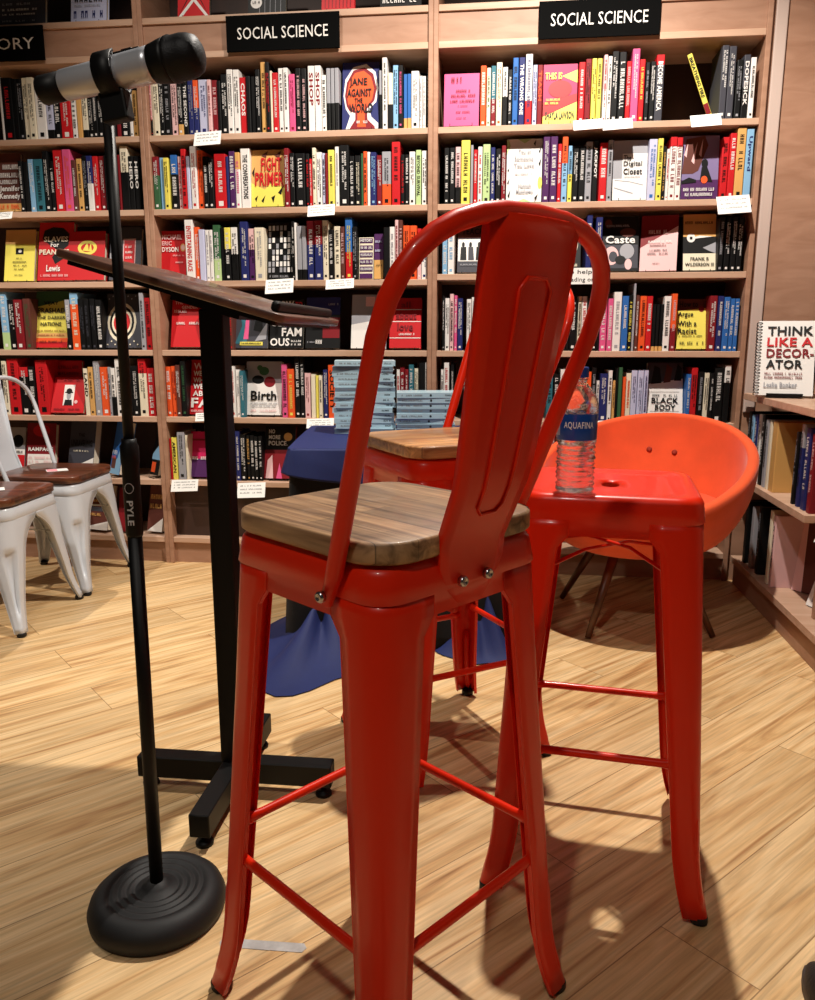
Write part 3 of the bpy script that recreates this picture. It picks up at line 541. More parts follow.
face(*A, 454, 612, 54, 'k', 'FRANK B WILDERSON III cover', 'black and beige cover reading FRANK B WILDERSON III',
  [('r',0,.6,1,1,'u'),('r',0,0,1,.3,'m'),('e',.24,.58,.13,.08,'w'),('p',[(.1,.55),(.9,.6),(.5,.62)],'w'),('p',[(.6,.4),(1,.5),(1,.3),(.8,.34)],'s'),('r',.2,.55,.28,.6,'k')],
  [('s',.04,.82,.96,.87,15,'k'),('t','FRANK B',.22,.17,.78,.23,'k'),('t','WILDERSON III',.06,.07,.94,.13,'k')])
A = (5, 'L', 0, 285, 5.094)
face(*A, 160, 330, 42, 'y', 'yellow and red DARKER NATIONS cover', 'yellow to red cover reading VIJAY PRASHAD THE DARKER NATIONS',
  [('p',[(0,.72),(1,.86),(1,1),(0,1)],'g'),('r',0,0,1,.1,'r'),('r',0,.1,1,.17,'o'),('r',0,.17,1,.26,'u')],
  [('t','VIJAY',.25,.74,.7,.82,'k'),('t','PRASHAD',.08,.61,.9,.7,'k'),('t','THE DARKER',.08,.5,.92,.56,'k'),('t','NATIONS',.18,.38,.8,.45,'k'),('s',.05,.28,.95,.31,26,'R'),('s',.05,.2,.95,.23,26,'R'),('s',.15,.08,.85,.12,20,'k')])
face(*A, 524, 708, 55, 'S', 'round mosaic cover', 'slate cover with a red and cream round mosaic, behind the microphone stand',
  [('e',.45,.47,.4,.36,'m'),('e',.45,.47,.34,.3,'k'),('e',.45,.47,.28,.25,'m'),('e',.45,.47,.23,.2,'r'),('e',.45,.47,.1,.1,'R')]+[('e',.08+.105*i,.06+.06*(i%2),.02,.014,'m') for i in range(9)]+[('e',.08+.105*i,.9+.05*(i%2),.02,.014,'s') for i in range(9)], None)
A = (5, 'M', 155, 285, 4.289)
face(*A, 62, 205, 62, 'r', 'THE TRANSGENDER ISSUE cover', 'dark red cover reading THE TRANSGENDER ISSUE', None,
  [('t','THE TRANS',.1,.84,.78,.9,'q'),('t','GENDER',.3,.75,.78,.81,'q'),('t','ISSUE:',.08,.67,.45,.73,'q'),('s',.16,.44,.9,.49,14,'w')], th=.04)
face(*A, 340, 480, 90, 'S', 'inked comic cover', 'grey-green comic art cover with a yellow title strip under the lectern board',
  [('p',[(0,.1),(.2,.5),(.1,.9),(.3,.95),(.4,.5),(.35,.1)],'t'),('p',[(.25,.2),(.32,.7),(.42,.7),(.4,.2)],'p'),('p',[(.3,.7),(.35,.85),(.45,.82)],'w'),('p',[(.55,.4),(.65,.8),(.8,.75),(.85,.35)],'k'),('p',[(.6,.15),(.95,.2),(.98,.6),(.9,.5)],'s'),('r',.15,.06,.85,.14,'y')], [('s',.2,.08,.8,.12,18,'k')])
face(*A, 488, 632, 70, 'k', 'GET FAMOUS cover', 'black cover with bold white letters reading HOW TO GET FAMOUS', [('p',[(.2,.6),(.5,.42),(.5,.46),(.2,.64)],'P')],
  [('t','HOW',.12,.83,.7,.96,'w'),('t','TO',.74,.83,.95,.94,'r'),('t','GET',.04,.44,.5,.57,'w'),('t','FAM',.36,.24,.96,.41,'w'),('t','OUS',.02,.04,.6,.2,'w'),('s',.64,.12,.95,.16,6,'w'),('s',.64,.05,.95,.09,6,'w')])
face(*A, 642, 788, 62, 'k', 'navy and dark red cover', 'dark navy and maroon cover with small white lettering under the lectern tray', [('r',0,.66,1,1,'n'),('r',.5,.2,1,.6,'R')], [('s',.55,.84,.95,.88,8,'s'),('s',.3,.08,.5,.16,3,'w'),('s',.05,.1,.28,.13,6,'s')])
A = (5, 'M', 320, 280, 5.094)
face(*A, 155, 333, 85, 's', 'white and grey cover', 'plain white cover with a grey upper part behind the stool hoop', [('p',[(0,0),(1,0),(1,.56),(0,.44)],'w'),('r',.4,.78,.66,.96,'q')], None)
face(*A, 352, 512, 105, 'r', 'red ALL ABOUT LOVE cover', 'red cover with thin white lines reading all about love',
  [('r',0,.76,1,.775,'w'),('r',0,.52,1,.535,'w'),('r',0,.19,1,.205,'w')], [('t','all',.35,.8,.65,.92,'R'),('t','about',.2,.57,.85,.72,'R'),('t','love',.25,.34,.75,.5,'R'),('s',.25,.25,.8,.29,12,'w')], th=.03)
A = (5, 'R', 585, 280, 4.939)
face(*A, 456, 608, 105, 'y', 'yellow HOW TO ARGUE WITH A RACIST cover', 'yellow cover reading How to Argue With a Racist', [('p',[(0,.76),(1,.82),(1,1),(0,1)],'B'),('e',.82,.8,.09,.06,'R')],
  [('t','How to',.1,.83,.7,.95,'k'),('t','Argue',.05,.62,.55,.74,'k'),('t','With a',.05,.45,.66,.56,'k'),('t','Racist',.05,.3,.66,.41,'k'),('s',.05,.24,.85,.27,24,'k'),('s',.05,.08,.9,.14,14,'k')])
A = (6, 'L', 0, 350, 4.939)
face(*A, 262, 400, 58, 'r', 'large red cover', 'red cover with dark lettering standing behind a smaller red one', None, [('s',.1,.84,.9,.9,10,'R'),('s',.1,.72,.9,.78,9,'R'),('s',.1,.6,.9,.66,10,'R')], off=.1, easel=False, lean=6)
face(*A, 247, 408, 148, 'r', 'small red portrait cover', 'small red cover with a black and white portrait of a man in a hat', [('r',.34,.2,.66,.78,'w'),('p',[(.37,.2),(.4,.36),(.6,.36),(.63,.2)],'k'),('e',.5,.48,.07,.12,'s'),('e',.5,.6,.09,.08,'k'),('r',.38,.55,.62,.58,'k'),('e',.74,.3,.05,.05,'q')],
  [('s',.1,.06,.9,.12,22,'R'),('s',.3,.88,.8,.93,8,'R')], off=.02, lean=22)
A = (6, 'M', 155, 350, 4.289)
face(*A, 140, 285, 52, 'r', 'TALK ABOUT FAT cover', 'red cover with bold white lettering ending in TALK ABOUT FAT', None,
  [('t','WHAT',.1,.82,.9,.94,'q'),('t','WE DON\'T',.1,.7,.9,.8,'w'),('t','WHEN',.1,.58,.6,.67,'w'),('t','WE TALK',.1,.46,.95,.56,'w'),('t','ABOUT',.1,.33,.9,.43,'w'),('t','FAT',.06,.12,.94,.3,'w'),('s',.06,.04,.9,.08,20,'q')])
face(*A, 386, 538, 58, 'w', 'Birth cover', 'white and grey cover with fruit reading Birth', [('r',0,.6,1,1,'s'),('p',[(.05,.35),(.25,.62),(.75,.62),(.95,.35)],'w'),('e',.33,.66,.17,.08,'k'),('e',.66,.62,.16,.1,'R'),('e',.5,.82,.14,.08,'g'),('e',.38,.88,.08,.05,'g')],
  [('t','Birth',.14,.27,.86,.45,'k'),('s',.1,.2,.9,.23,26,'s'),('s',.14,.15,.86,.18,22,'s'),('s',.14,.06,.86,.1,14,'q')], th=.03, lean=10)
A = (6, 'R', 540, 350, 3.881)
face(*A, 421, 560, 58, 'w', 'FEARING THE BLACK BODY cover', 'white and grey cover with drawn figures reading FEARING THE BLACK BODY',
  [('p',[(0,.62),(1,.72),(1,1),(0,1)],'S'),('p',[(.1,.62),(.2,.95),(.35,.9),(.4,.64)],'k'),('p',[(.45,.64),(.55,.97),(.7,.9),(.65,.66)],'B'),('p',[(.75,.68),(.85,.98),(.97,.9),(.95,.68)],'k'),('r',.08,.14,.9,.145,'k'),('r',.08,.48,.9,.485,'k')],
  [('s',.14,.4,.86,.44,14,'k'),('t','BLACK',.12,.28,.88,.38,'k'),('t','BODY',.22,.16,.8,.26,'k'),('s',.1,.04,.9,.08,26,'s')])
A = (7, 'L', 0, 420, 4.794)
face(*A, 20, 106, 45, 's', 'grey portrait cover', 'grey portrait cover with a red base, left of the RAMPAGE cover', [('e',.6,.7,.3,.14,'k'),('r',0,.4,1,.52,'w'),('r',0,0,1,.4,'r')], [('s',.1,.43,.9,.49,9,'k')])
face(*A, 112, 250, 28, 'R', 'RAMPAGE cover', 'dark red cover with a white band reading RAMPAGE', [('r',.05,.14,.97,.38,'w'),('e',.5,.85,.3,.12,'r')], [('t','RAMPAGE',.08,.44,.94,.52,'w'),('s',.1,.28,.92,.33,20,'q'),('s',.1,.2,.92,.25,20,'q'),('s',.05,.05,.95,.1,14,'q')], th=.03)
face(*A, 305, 440, 15, 'S', 'UNRAVELING cover', 'grey cover reading THE UNRAVELING behind the far white chair', [('p',[(0,0),(1,0),(1,.3),(.6,.2),(0,.1)],'w'),('e',.3,.1,.2,.08,'k')], [('t','THE',.35,.68,.6,.74,'k'),('t','UNRAVELING',.08,.5,.92,.62,'k'),('s',.2,.4,.8,.43,14,'m')], th=.045, yaw=-10)
face(*A, 490, 585, 18, 'b', 'blue and white cover', 'blue book with a white and tan cover, left of the microphone stand', [('p',[(0,.1),(.6,.3),(1,.8),(1,0),(0,0)],'c'),('r',.1,.1,.5,.3,'B')], [('s',.1,.36,.6,.44,6,'w'),('s',.1,.28,.6,.34,6,'o')], th=.045, yaw=-38)
face(*A, 694, 765, 35, 'k', 'black and blue cover', 'black and blue thick book at the right end, beyond the microphone stand', [('p',[(0,.4),(1,.7),(1,.3),(0,.3)],'c'),('r',.1,.05,.6,.25,'o')], None, th=.045, yaw=-38)
A = (7, 'M', 160, 420, 4.794)
face(*A, 137, 250, 66, 'M', 'magenta cover', 'magenta and purple cover with a white drop shape beside the lectern column', [('r',0,0,1,.4,'P'),('e',.88,.2,.09,.11,'w'),('p',[(.8,.24),(.88,.4),(.96,.24)],'w'),('r',0,.8,1,.84,'R')], [('s',.1,.38,.9,.45,9,'w')])
face(*A, 495, 640, 42, 'R', 'NO MORE POLICE cover', 'maroon cover reading NO MORE POLICE behind the blue table', [('r',0,.55,1,1,'k'),('e',.75,.8,.14,.08,'u'),('p',[(.05,0),(.1,.35),(.25,.45),(.3,0)],'q'),('p',[(.4,0),(.5,.3),(.6,0)],'p')], [('t','NO',.12,.86,.32,.94,'w'),('t','MORE',.12,.75,.5,.83,'w'),('t','POLICE.',.12,.63,.75,.72,'w')])
A = (7, 'R', 500, 410, 8.15)
face(*A, 175, 405, 170, 'k', 'UNDER THE SKIN cover', 'black cover reading UNDER THE SKIN beside the water bottle', [('e',.7,.86,.14,.1,'R')],
  [('t','UNDER',.08,.55,.7,.66,'s'),('t','THE',.4,.49,.8,.54,'o'),('t','SKIN',.2,.34,.96,.47,'w'),('s',.4,.25,.8,.29,6,'w')])
A = (8, 'L', 0, 420, 4.794)
face(*A, 170, 262, 395, 'k', 'dark cover', 'dark cover seen under the far white chair, left side', [('r',0,0,.9,.25,'w')], None, h=.2)
face(*A, 345, 520, 335, 'B', 'grey brown cover', 'brown cover on the bottom shelf seen through the far white chair legs', [('p',[(.1,0),(1,.0),(1,.2)],'w'),('r',.1,.4,.9,.5,'S')], [('s',.1,.6,.8,.66,9,'u'),('s',.1,.3,.8,.36,9,'u')], th=.05, yaw=-12, h=.21)
face(*A, 560, 640, 335, 'R', 'maroon cover', 'maroon cover partly hidden by the microphone stand, bottom shelf', None, None, h=.2)
face(*A, 695, 775, 335, 'B', 'brown lettered cover', 'brown cover with a white corner, right end of the bottom shelf', [('p',[(0,0),(1,0),(1,.3)],'w')], [('s',.1,.7,.9,.8,5,'u'),('s',.1,.5,.9,.6,5,'u')], th=.04, yaw=-12, h=.21)
A = (1, 'L', 0, 0, 5.433)
def face0(bay, x0, x1, c, lm, label, art_=None, txt=None, h=.22):
    face(1, bay, 0, 0, 1, x0, x1, -40, c, lm, label, art_, txt, h=h, lean=10, off=.04)
ZT = ZR[:]
# the display shelf on top of the header board
_sz = shelf_z
def shelf_z(row, bay): return ZR[0] if row == 1 else _sz(row, bay)
face0('L', -6, 42, 'S', 'grey title cover', 'dark grey cover with small white lettering above the left sign', None, [('s',.1,.36,.7,.4,8,'s'),('s',.1,.26,.9,.3,14,'w'),('s',.1,.18,.8,.21,14,'w'),('s',.1,.06,.8,.09,10,'s')])
face0('L', 68, 104, 'l', 'pale cover', 'pale lilac cover with grey lettering above the microphone', None, [('s',.1,.36,.9,.44,6,'k'),('s',.1,.28,.9,.31,14,'s'),('s',.08,.08,.92,.2,8,'n')])
face0('M', 176, 208, 'k', 'red and black star cover', 'black and red star-shaped cover art above the microphone head', [('p',[(0,0),(.5,.5),(1,0)],'r'),('p',[(0,0),(.5,.36),(1,0),(.9,0),(.5,.28),(.12,0)],'w'),('p',[(0,.0),(0,.6),(.4,.45)],'r'),('p',[(1,.0),(1,.6),(.6,.45)],'r')], None)
face0('M', 247, 285, 'k', 'black cover with round badge', 'black grid cover with a white round badge above the middle sign', [('r',.3+.14*k,0,.31+.14*k,.5,'s') for k in range(5)]+[('e',.22,.2,.15,.1,'w')], [('s',.12,.18,.32,.22,4,'k')])
face0('M', 321, 354, 'r', 'red cover', 'red cover with vertical dark streaks above the middle sign', [('r',.1+.11*k,.05,.12+.11*k,.6,'R') for k in range(8)], None)
face0('M', 380, 421, 'k', 'black script cover', 'black cover with white script at the right end of the display shelf', None, [('s',.05,.08,.9,.16,9,'w'),('s',.3,.2,.7,.24,6,'w')])
ORD = 'first second third fourth fifth sixth seventh eighth ninth tenth eleventh twelfth thirteenth fourteenth fifteenth sixteenth seventeenth eighteenth nineteenth twentieth'.split()
for o_ in [x for x in ('twenty',)]:
    ORD += [o_+'-'+k for k in ORD[:9]]+['thirtieth']+['thirty-'+k for k in ORD[:9]]+['fortieth']
def proj(p):
    zc = p.y*math.cos(PITCH)+(HC-p.z)*math.sin(PITCH); yc = (HC-p.z)*math.cos(PITCH)-p.y*math.sin(PITCH)
    return 407.5+F*p.x/zc, 500+F*yc/zc
def score(b):
    """rough visible size: width times height, less where nearer things stand in front"""
    x, y = proj(sh((b['u0']+b['u1'])/2, 0, b['zb']+b['h']*.5)); f = 1
    if 468 < x < 570 and y > 215: f = .05
    if 205 < x < 237 and y > 300: f = .1
    if 108 < x < 128 and y > 110: f = .15
    if x < 0: f = 0
    if 60 < x < 190 and y < 105: f = .5
    if y > 390 and x > 555 and x < 592: f = .3
    return (b['u1']-b['u0'])*b['h']*f
small = []; N_OTHER = 22+29
for (row, bay), L in SHELVES.items():
    for b in L: b['zb'] = shelf_z(row, bay)
SP = sorted((score(b) for L in SHELVES.values() for b in L if b['k'] == 'spine'), reverse=True)
NF = sum(1 for L in SHELVES.values() for b in L if b['k'] == 'face')
CUT = SP[298-NF-N_OTHER]
for (row, bay), L in sorted(SHELVES.items()):
    L.sort(key=lambda b: b['u0'])
    zb = shelf_z(row, bay); faces = [i for i, b in enumerate(L) if b['k'] == 'face']
    lo_ = {'L': -2.33, 'M': U1+.0015, 'R': U2+.022}[bay]; hi_ = {'L': U1-.04, 'M': U2-.021, 'R': U3+.017}[bay]
    prev = lo_
    for b in L:
        if b['k'] != 'spine': continue
        if b['u0'] < prev: b['u0'] = prev
        if b['u1'] > hi_: b['u1'] = hi_
        if b['u1']-b['u0'] < .009: b['u1'] = b['u0']+.009
        prev = b['u1']
    up = {2: ZR[1], 1: 9}.get(row) or shelf_z(row-1, bay)
    mx_ = up-zb-T-.004
    for i, b in enumerate(L):
        b['zb'] = zb
        if b['k'] == 'spine': b['h'] = min(b['h'], mx_)
        else: b['h'] = min(b['h'], (mx_-.012)/math.cos(math.radians(b.get('lean', 14))))
        if b['k'] == 'face':
            ShN = 'bottom shelf' if row == 8 else ('display shelf' if row == 1 else ORD[row-2]+' shelf')
            b['group'] = 'books facing out on the bookcases'
            b['row'] = row
            make_face(b); continue
        o = make_spine(b)
        if score(b) < CUT: small.append(o); continue
        best = (i+1, 'right', 'bookcase side'); sp = len(L)-i
        if faces:
            j = min(faces, key=lambda j: abs(j-i))
            if abs(j-i) < i+1: best = (abs(j-i), 'right' if i > j else 'left', L[j]['lm'])
        if best[2] == 'bookcase side':
            tail = '%s from the left end' % ORD[best[0]-1]
        else:
            tail = '%s %s of the %s' % (ORD[best[0]-1], best[1], best[2])
        cc = b['code'].split('/')[0]; nm = CNAME[cc]
        if b['title']: nm += ' ' + b['title']
        o['label'] = '%s book %s, %s %s shelf' % (nm, tail, BAYN[bay], ORD[row-2])
        if len(o['label'].split()) > 16: o['label'] = '%s book %s, %s shelf' % (nm, tail, ORD[row-2])
        if len(o['label'].split()) > 16: o['label'] = '%s book %s' % (nm, tail)
        o['category'] = 'book'
        o['group'] = 'books standing on the %s shelf of the %s bookcase' % (ORD[row-2], BAYN[bay])
bpy.context.view_layer.update()
for o in small:
    base = []
    def walk(x):
        M = x.matrix_world; me = x.data; k0 = len(STUFF.v)
        STUFF.v += [tuple(M @ v.co) for v in me.vertices]
        for p in me.polygons:
            STUFF.f.append(tuple(i+k0 for i in p.vertices)); STUFF.mi.append(STUFF.m(me.materials[p.material_index])); STUFF.sm.append(False)
        for c in x.children: walk(c)
    walk(o)
dead = [c for o in small for c in list(o.children_recursive)+[o]]
bpy.data.batch_remove(dead)
tag(STUFF.build('books'), 'the thin spines and half-hidden books between the larger ones on the shelves', 'books', None, 'stuff')
# the leaning yellow book
mb = MB(); book_mesh(mb, .018, .235, .15, 'y'); ub_, _ = uz(709, 118, OFF)
o = mb.build('book', None, sh(ub_+.002, OFF, ZR[2]+.012), (0, math.radians(-22), -TH)); o.rotation_euler = (Matrix.Rotation(-TH, 3, 'Z') @ Matrix.Rotation(math.radians(-22), 3, 'Y') @ Matrix.Rotation(-.30, 3, 'Z')).to_euler()
page_block(.018, .235, .15, o)
t = MB(); add_text(t, 'BREATHING FIRE', lambda x, y: (-.006+y*.012, -.0007, .222-x*.15), cm('k'), .04); t.add([(-.008, -.0007, .01), (.008, -.0007, .01), (.008, -.0007, .05), (-.008, -.0007, .05)], [(0, 1, 2, 3)], cm('R')); t.build('spine_lettering', o)
tag(o, 'yellow BREATHING FIRE book leaning over on the first shelf, right bookcase', 'book')
# ------------------------------------------------------------------ shelf talker cards
def card(px0, px1, py0, py1, label, n=3, flat=False):
    ua, z1 = uz(px0, py0, -.012); ub, z0 = uz(px1, py1, -.012)
    w = ub-ua; h = z1-z0
    w *= 1.05; h *= 1.15
    c = MB(); c.box((0, 0, -h), (w, .0012, .0), M_PAPER)
    M = sh(ua, -.014, z1)
    o = c.build('shelf_card', None, M, (math.radians(-28), math.radians(-3), -TH))
    tag(o, label, 'card', 'white cards clipped to the shelf edges')
    r = random.Random(int(px0)); t = MB()
    for k in range(n):
        y1_ = -h*(.16+.7*k/n); hh = h*.3/n
        scribble(t, lambda x, y: (w*.1+x*w*.8, -.0005, y1_-hh+y*hh), 16, M_GREYINK, r)
    t.build('card_print', o)
CARDS = [(195,221,133,147,'first shelf, middle bookcase, under the white spines'),(573,601,121,131,'first shelf, right bookcase, left one of a touching pair'),(602,630,120.5,131,'first shelf, right bookcase, right one of a touching pair'),(690,718,116,128,'first shelf, right bookcase, under the leaning yellow book'),
 (308,334,206,217,'second shelf, middle bookcase'),(716,746,197,215,'second shelf, right bookcase, at its right end'),(266,293,280,294,'third shelf, middle bookcase, under the black grid cover'),(326,353,280,289.5,'third shelf, middle bookcase, right of the grid cover card'),
 (-6,13,213,220,'second shelf, left bookcase, at the photo edge'),(196,213,413,421,'fifth shelf, middle bookcase, half behind the lectern column'),(307,333,419,428,'fifth shelf, middle bookcase, above the blue table'),(590,618,421,431,'fifth shelf, right bookcase, right of the water bottle'),
 (172,198,480,491,'sixth shelf, middle bookcase, left of the lectern column'),(238,265,483,497,'sixth shelf, middle bookcase, right of the lectern column')]
for c_ in CARDS: card(*c_[:4], 'white card, '+c_[4])
ua, z1 = uz(564, 268, -.02); ub, z0 = uz(608, 284, -.02)
c = MB(); c.box((0, 0, z0-z1), (ub-ua, .0012, 0), M_PAPER); o = c.build('handwritten_sign', None, sh(ua, -.02, z1), (0, 0, -TH))
tag(o, 'white handwritten sign reading to help, behind the right side of the stool hoop', 'sign')
t = MB(); w = ub-ua; h = z1-z0
add_text(t, 'to help for', lambda x, y: (w*.06+x*w*.88, -.0006, -h*.45+y*h*.34), M_INK, .01); add_text(t, 'reading or else', lambda x, y: (w*.04+x*w*.92, -.0006, -h*.92+y*h*.34), M_INK, .01)
t.build('sign_lettering', o)
# ------------------------------------------------------------------ stools and chairs
def rsq(h, r, n=6, hy=None):
    """rounded square ring, counter-clockwise, side midpoints included"""
    hy = hy or h; P = []
    for q, (sx, sy) in enumerate(((1, 1), (-1, 1), (-1, -1), (1, -1))):
        cx, cy = sx*(h-r), sy*(hy-r)
        for k in range(n+1):
            a = PI/2*q+PI/2*k/n; P.append((cx+r*math.cos(a), cy+r*math.sin(a)))
        # point halfway along the next side
        nx = [(0, hy), (-h, 0), (0, -hy), (h, 0)][q]; P.append(nx)
    return P
def stool(name, label, loc, rz, H=.74, half=.152, foot=.202, rails=(.27, .25, .27, .25), skirt=.070, wtop=.073, wbot=.042, mt=None, hole=False, wood_m=None, fillet=.016, groove=None, dent=False, group=None, cat='stool', brace=True, rad=.045, legw_pow=1.0):
    mt = mt or M_RED
    c = thing(name, label, cat, loc, rz, group)
    f0 = foot-.016
    def s_of(z): return half+(f0-half)*(H-z)/H+(.016*max(0, (.13-z)/.13)**2 if z < .13 else 0)
    # seat pan with rolled edge
    b = MB(); rows = []
    ell = [(.018*math.cos(math.atan2(y, x)), .033*math.sin(math.atan2(y, x))) for x, y in rsq(half, rad)]
    def ring(h, r, z): return [Vector((x, y, z)) for x, y in rsq(h, r)]
    zs = H-skirt
    rows = [ring(s_of(zs), rad*.9, zs), ring(s_of(H-.045), rad*.9, H-.045), ring(s_of(H-.045)+.0025, rad*.9, H-.042), ring(half+.003, rad, H-.022)]
    for a in range(1, 6):
        t = a/5*PI/2; rows.append(ring(half-.012+.014*math.cos(t), rad-.01+.01*math.cos(t), H-.016+.016*math.sin(t)))
    rows.append(ring(half-.028, rad*.75, H-.001)); rows.append(ring(half-.036, rad*.65, H-.004))
    base = rsq(half-.036, rad*.65)
    for k in range(1, 6):
        t = k/5; rows.append([Vector((x*(1-t)+ex*t, y*(1-t)+ey*t, H-.004-.002*t)) for (x, y), (ex, ey) in zip(base, ell)])
    if hole: rows.append([Vector((ex, ey, H-.016)) for ex, ey in ell])
    b.grid(rows, mt, True, True, False, False, not hole)
    so = b.build('seat_pan', c); solid(so, .002)
    # legs: folded sheet around each corner
    for q in range(4):
        b = MB(); rows = []; R = Matrix.Rotation(PI/2*q, 3, 'Z')
        N = 26
        ZS = [.012+(zs-.012)*(i/N)**.9 for i in range(N+1)]+[zs+.001, (zs+H-.045)/2, H-.0435]
        for z in ZS:
            t = min(1, z/zs)
            w = wbot+(wtop-wbot)*t**legw_pow
            dz = max(0, zs-z)
            if dz < fillet: w += fillet-math.sqrt(max(0, fillet**2-(fillet-dz)**2))
            s = s_of(z)+.0008; w = min(w, s-.001); r = max(.012, min(rad*.9, w*.62)*(.45+.55*t))
            r = min(r, w)
            row = [(s-w, s), (s-r-(w-r)*.5, s)]
            row = [(s-w, s-.0), (s-(w+r)/2, s)]
            for k in range(7):
                a = PI/2-PI/2*k/6; x = s-r+r*math.cos(a); y = s-r+r*math.sin(a)
                if dent:
                    g = max(0, 1-((z-H*.42)/(H*.25))**2); d_ = .024*g**.35*(1 if 1 < k < 5 else 0); x -= d_*.707; y -= d_*.707
                row.append((x, y))
            row += [(s, s-(w+r)/2), (s, s-w)]
            if groove and .04 < z < groove:
                pass
            rows.append([R @ Vector((x, y, z)) for x, y in row])
        b.grid(rows, mt, False, True, True)
        # inner folded flanges
        fl = .008
        for side in (0, -1):
            rr = []
            for rw in rows:
                p = rw[side].copy(); l = R.inverted() @ p
                d = Vector((0, -fl, 0)) if side == 0 else Vector((-fl, 0, 0))
                rr.append([p, R @ (l+d)])
            b.grid(rr, mt, False, False, side == -1)
        lo = b.build('leg', c); solid(lo, .0018)
        # ridge pressed into the lower leg and rubber foot
        if groove:
            g = MB(); pts = []; rr = []
            for i in range(9):
                z = .02+(groove-.02)*i/8; s = s_of(z); t = z/zs
                r = max(.012, (wbot+(wtop-wbot)*t)*.62*(.45+.55*t)); k = s-r+r*.707-.004
                pts.append(R @ Vector((k, k, z))); rr.append(.0085 if 0 < i < 8 else .005)
            g.tube(pts, rr, mt, 8); g.build('leg_ridge', lo)
        rb = MB(); s = s_of(0)-.017; rb.slab([(x, y) for x, y in rsq(.0145, .011, 3)], 0, .016, M_RUB, Matrix.Translation(Vector(R @ Vector((s, s, 0)))), .003)
        rb.build('rubber_foot', lo)
    # foot rails with flattened ends
    if rails:
        for q in range(4):
            z = rails[q]; s = s_of(z)-.008; R = Matrix.Rotation(PI/2*q, 4, 'Z'); b = MB()
            e = s-(wbot+(wtop-wbot)*z/zs)*.45; path = []; rr = []
            for x, r in ((-e, .010), (-e+.012, .010), (-e+.03, .0062), (e-.03, .0062), (e-.012, .010), (e, .010)):
                path.append((s, x, z)); rr.append(r)
            n = 10; rows = []
            for (X, Y, Z), r in zip(path, rr):
                fz = .0036 if r > .008 else .0075
                rows.append([R @ Vector((X+.0052*math.cos(2*PI*k/n)*(1.2 if r > .008 else 1.4), Y, Z+(r if r > .008 else fz)*math.sin(2*PI*k/n))) for k in range(n)])
            b.grid(rows, mt, True, True, False, True, True); b.build('foot_rail', c)
    if brace:
        for sgn in (1, -1):
            b = MB(); k = s_of(H-.15)-.028
            b.tube([(-k, -k*sgn, H-.15), (-k*.3, -k*.3*sgn, H-.118-.004*sgn), (k*.3, k*.3*sgn, H-.118-.004*sgn), (k, k*sgn, H-.15)], .0035, mt, 6); b.build('seat_brace', c)
    if wood_m:
        b = MB(); b.slab(rsq(half+.005, .058, 8), H+.002, H+.030, wood_m, None, .004); b.build('wooden_seat', c)
    return c
